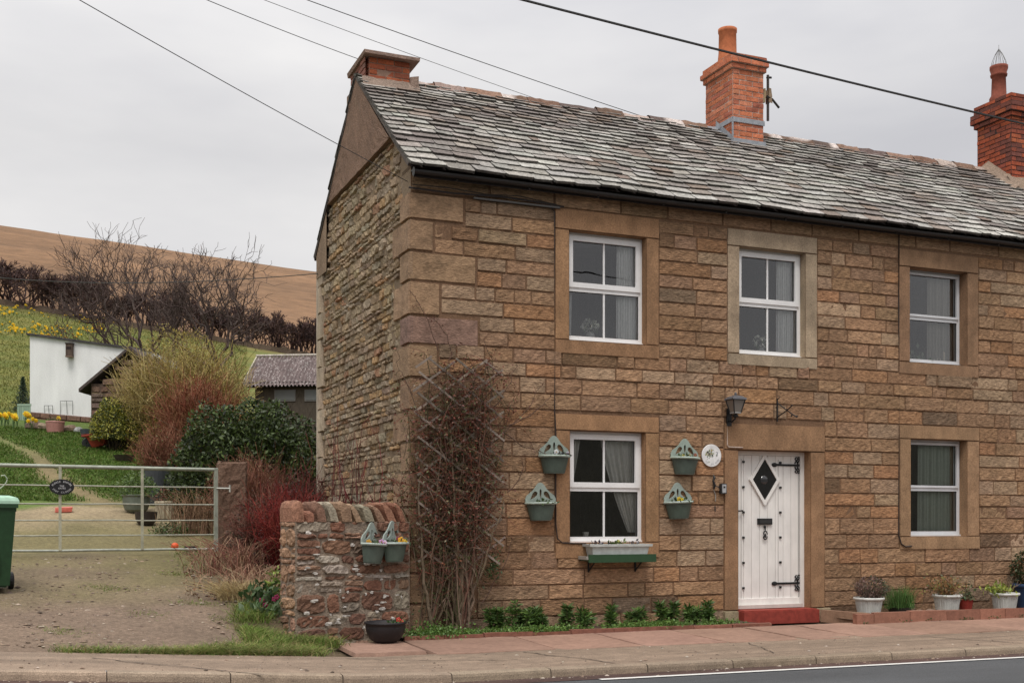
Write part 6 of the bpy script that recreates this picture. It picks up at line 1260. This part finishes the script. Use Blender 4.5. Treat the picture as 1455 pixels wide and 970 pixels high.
mb.leaves(np.array(P), .05, pick([(.28, .18, .11), (.2, .11, .07), (.36, .27, .18)], len(P)), asp=.5, up=-.2); tag(mb.build('leaf_litter', M['twig']), 'brown leaf litter by the border and the gate end', 'leaf litter', kind='stuff')
mb = MB()
for xx in np.concatenate((rng.uniform(5.6, 9.6, 16),)):
    n = 10; mb.leaves(np.stack((rng.normal(xx, .05, n), rng.normal(-.88, .015, n), rng.uniform(-.01, .03, n)), 1), .03, pick([(.09, .12, .04), (.06, .09, .03)], n))
tag(mb.build('kerb_weeds', M['leaf']), 'small weeds along the foot of the red block kerb', 'weeds', kind='stuff')
# grit, crumbs and cracks on the pavement and in the gutter
mb = MB()
for k in range(900):
    x = rng.uniform(-6, 10); q = rng.random(); y = float(yk(x))-abs(rng.normal(0, .09)) if q < .45 else rng.uniform(float(yk(x))+.1, -1.8); z = float(zx(x))+(-.128 if q < .45 else -.022*(-.64-y)-.002)
    r_ = .004+min(rng.exponential(.004), .014); mb.ball((x, y, z), r_, var([(.30, .22, .16), (.16, .11, .085), (.42, .36, .3), (.12, .09, .07)][rng.integers(4)], .1), seg=5, jit=.15, sc=(1.3, 1, .6))
tag(mb.build('pavement_grit', M['rubble']), 'grit and crumbs scattered on the pavement and in the gutter', 'grit', kind='stuff')
mb = MB()
for (xa, ya, xb, yb_) in ((-3.5, -2.1, -2.2, -2.9), (.6, -1.9, 1.1, -2.9), (3.2, -2.0, 3.0, -2.95), (5.4, -2.1, 5.9, -3.0), (-1.2, -1.9, .4, -2.35), (2.0, -2.5, 3.1, -2.4)):
    t = np.linspace(0, 1, 26); xs = xa+(xb-xa)*t+np.cumsum(rng.normal(0, .012, 26)); ys = ya+(yb_-ya)*t+np.cumsum(rng.normal(0, .012, 26)); zs = zx(xs)-.024-(-1.75-ys)*.0247+.0035
    w = .004+.006*rng.random(26); mb.sheet(np.array([np.stack((xs-w, ys, zs), 1), np.stack((xs+w, ys+w, zs), 1)]), (.07, .055, .045))
tag(mb.build('pavement_cracks', M['asphalt']), kind='structure')

def patches():
    u0, v0 = [(285, 12.9), (150, 13.4), (330, 12.2), (250, 14.6), (95, 10.9), (205, 12.1)][rng.integers(6)]
    x, y, z = put(u0+rng.normal(0, 16), v0+rng.normal(0, .10)); return x, y
tufts('driveway_weeds', 'small scattered patches of grass growing in the driveway', patches, 1300, .035, .006, GG, .9, 2)
def bush_base():
    u = rng.uniform(250, 345); d = rng.uniform(15.0, 17.5); x, y, z = put(u, d); return x, y
tufts('border_weeds', 'weeds and grass by the latch end of the gate', bush_base, 900, .07, .008, GG+[(.28, .2, .12)], .9, 3)
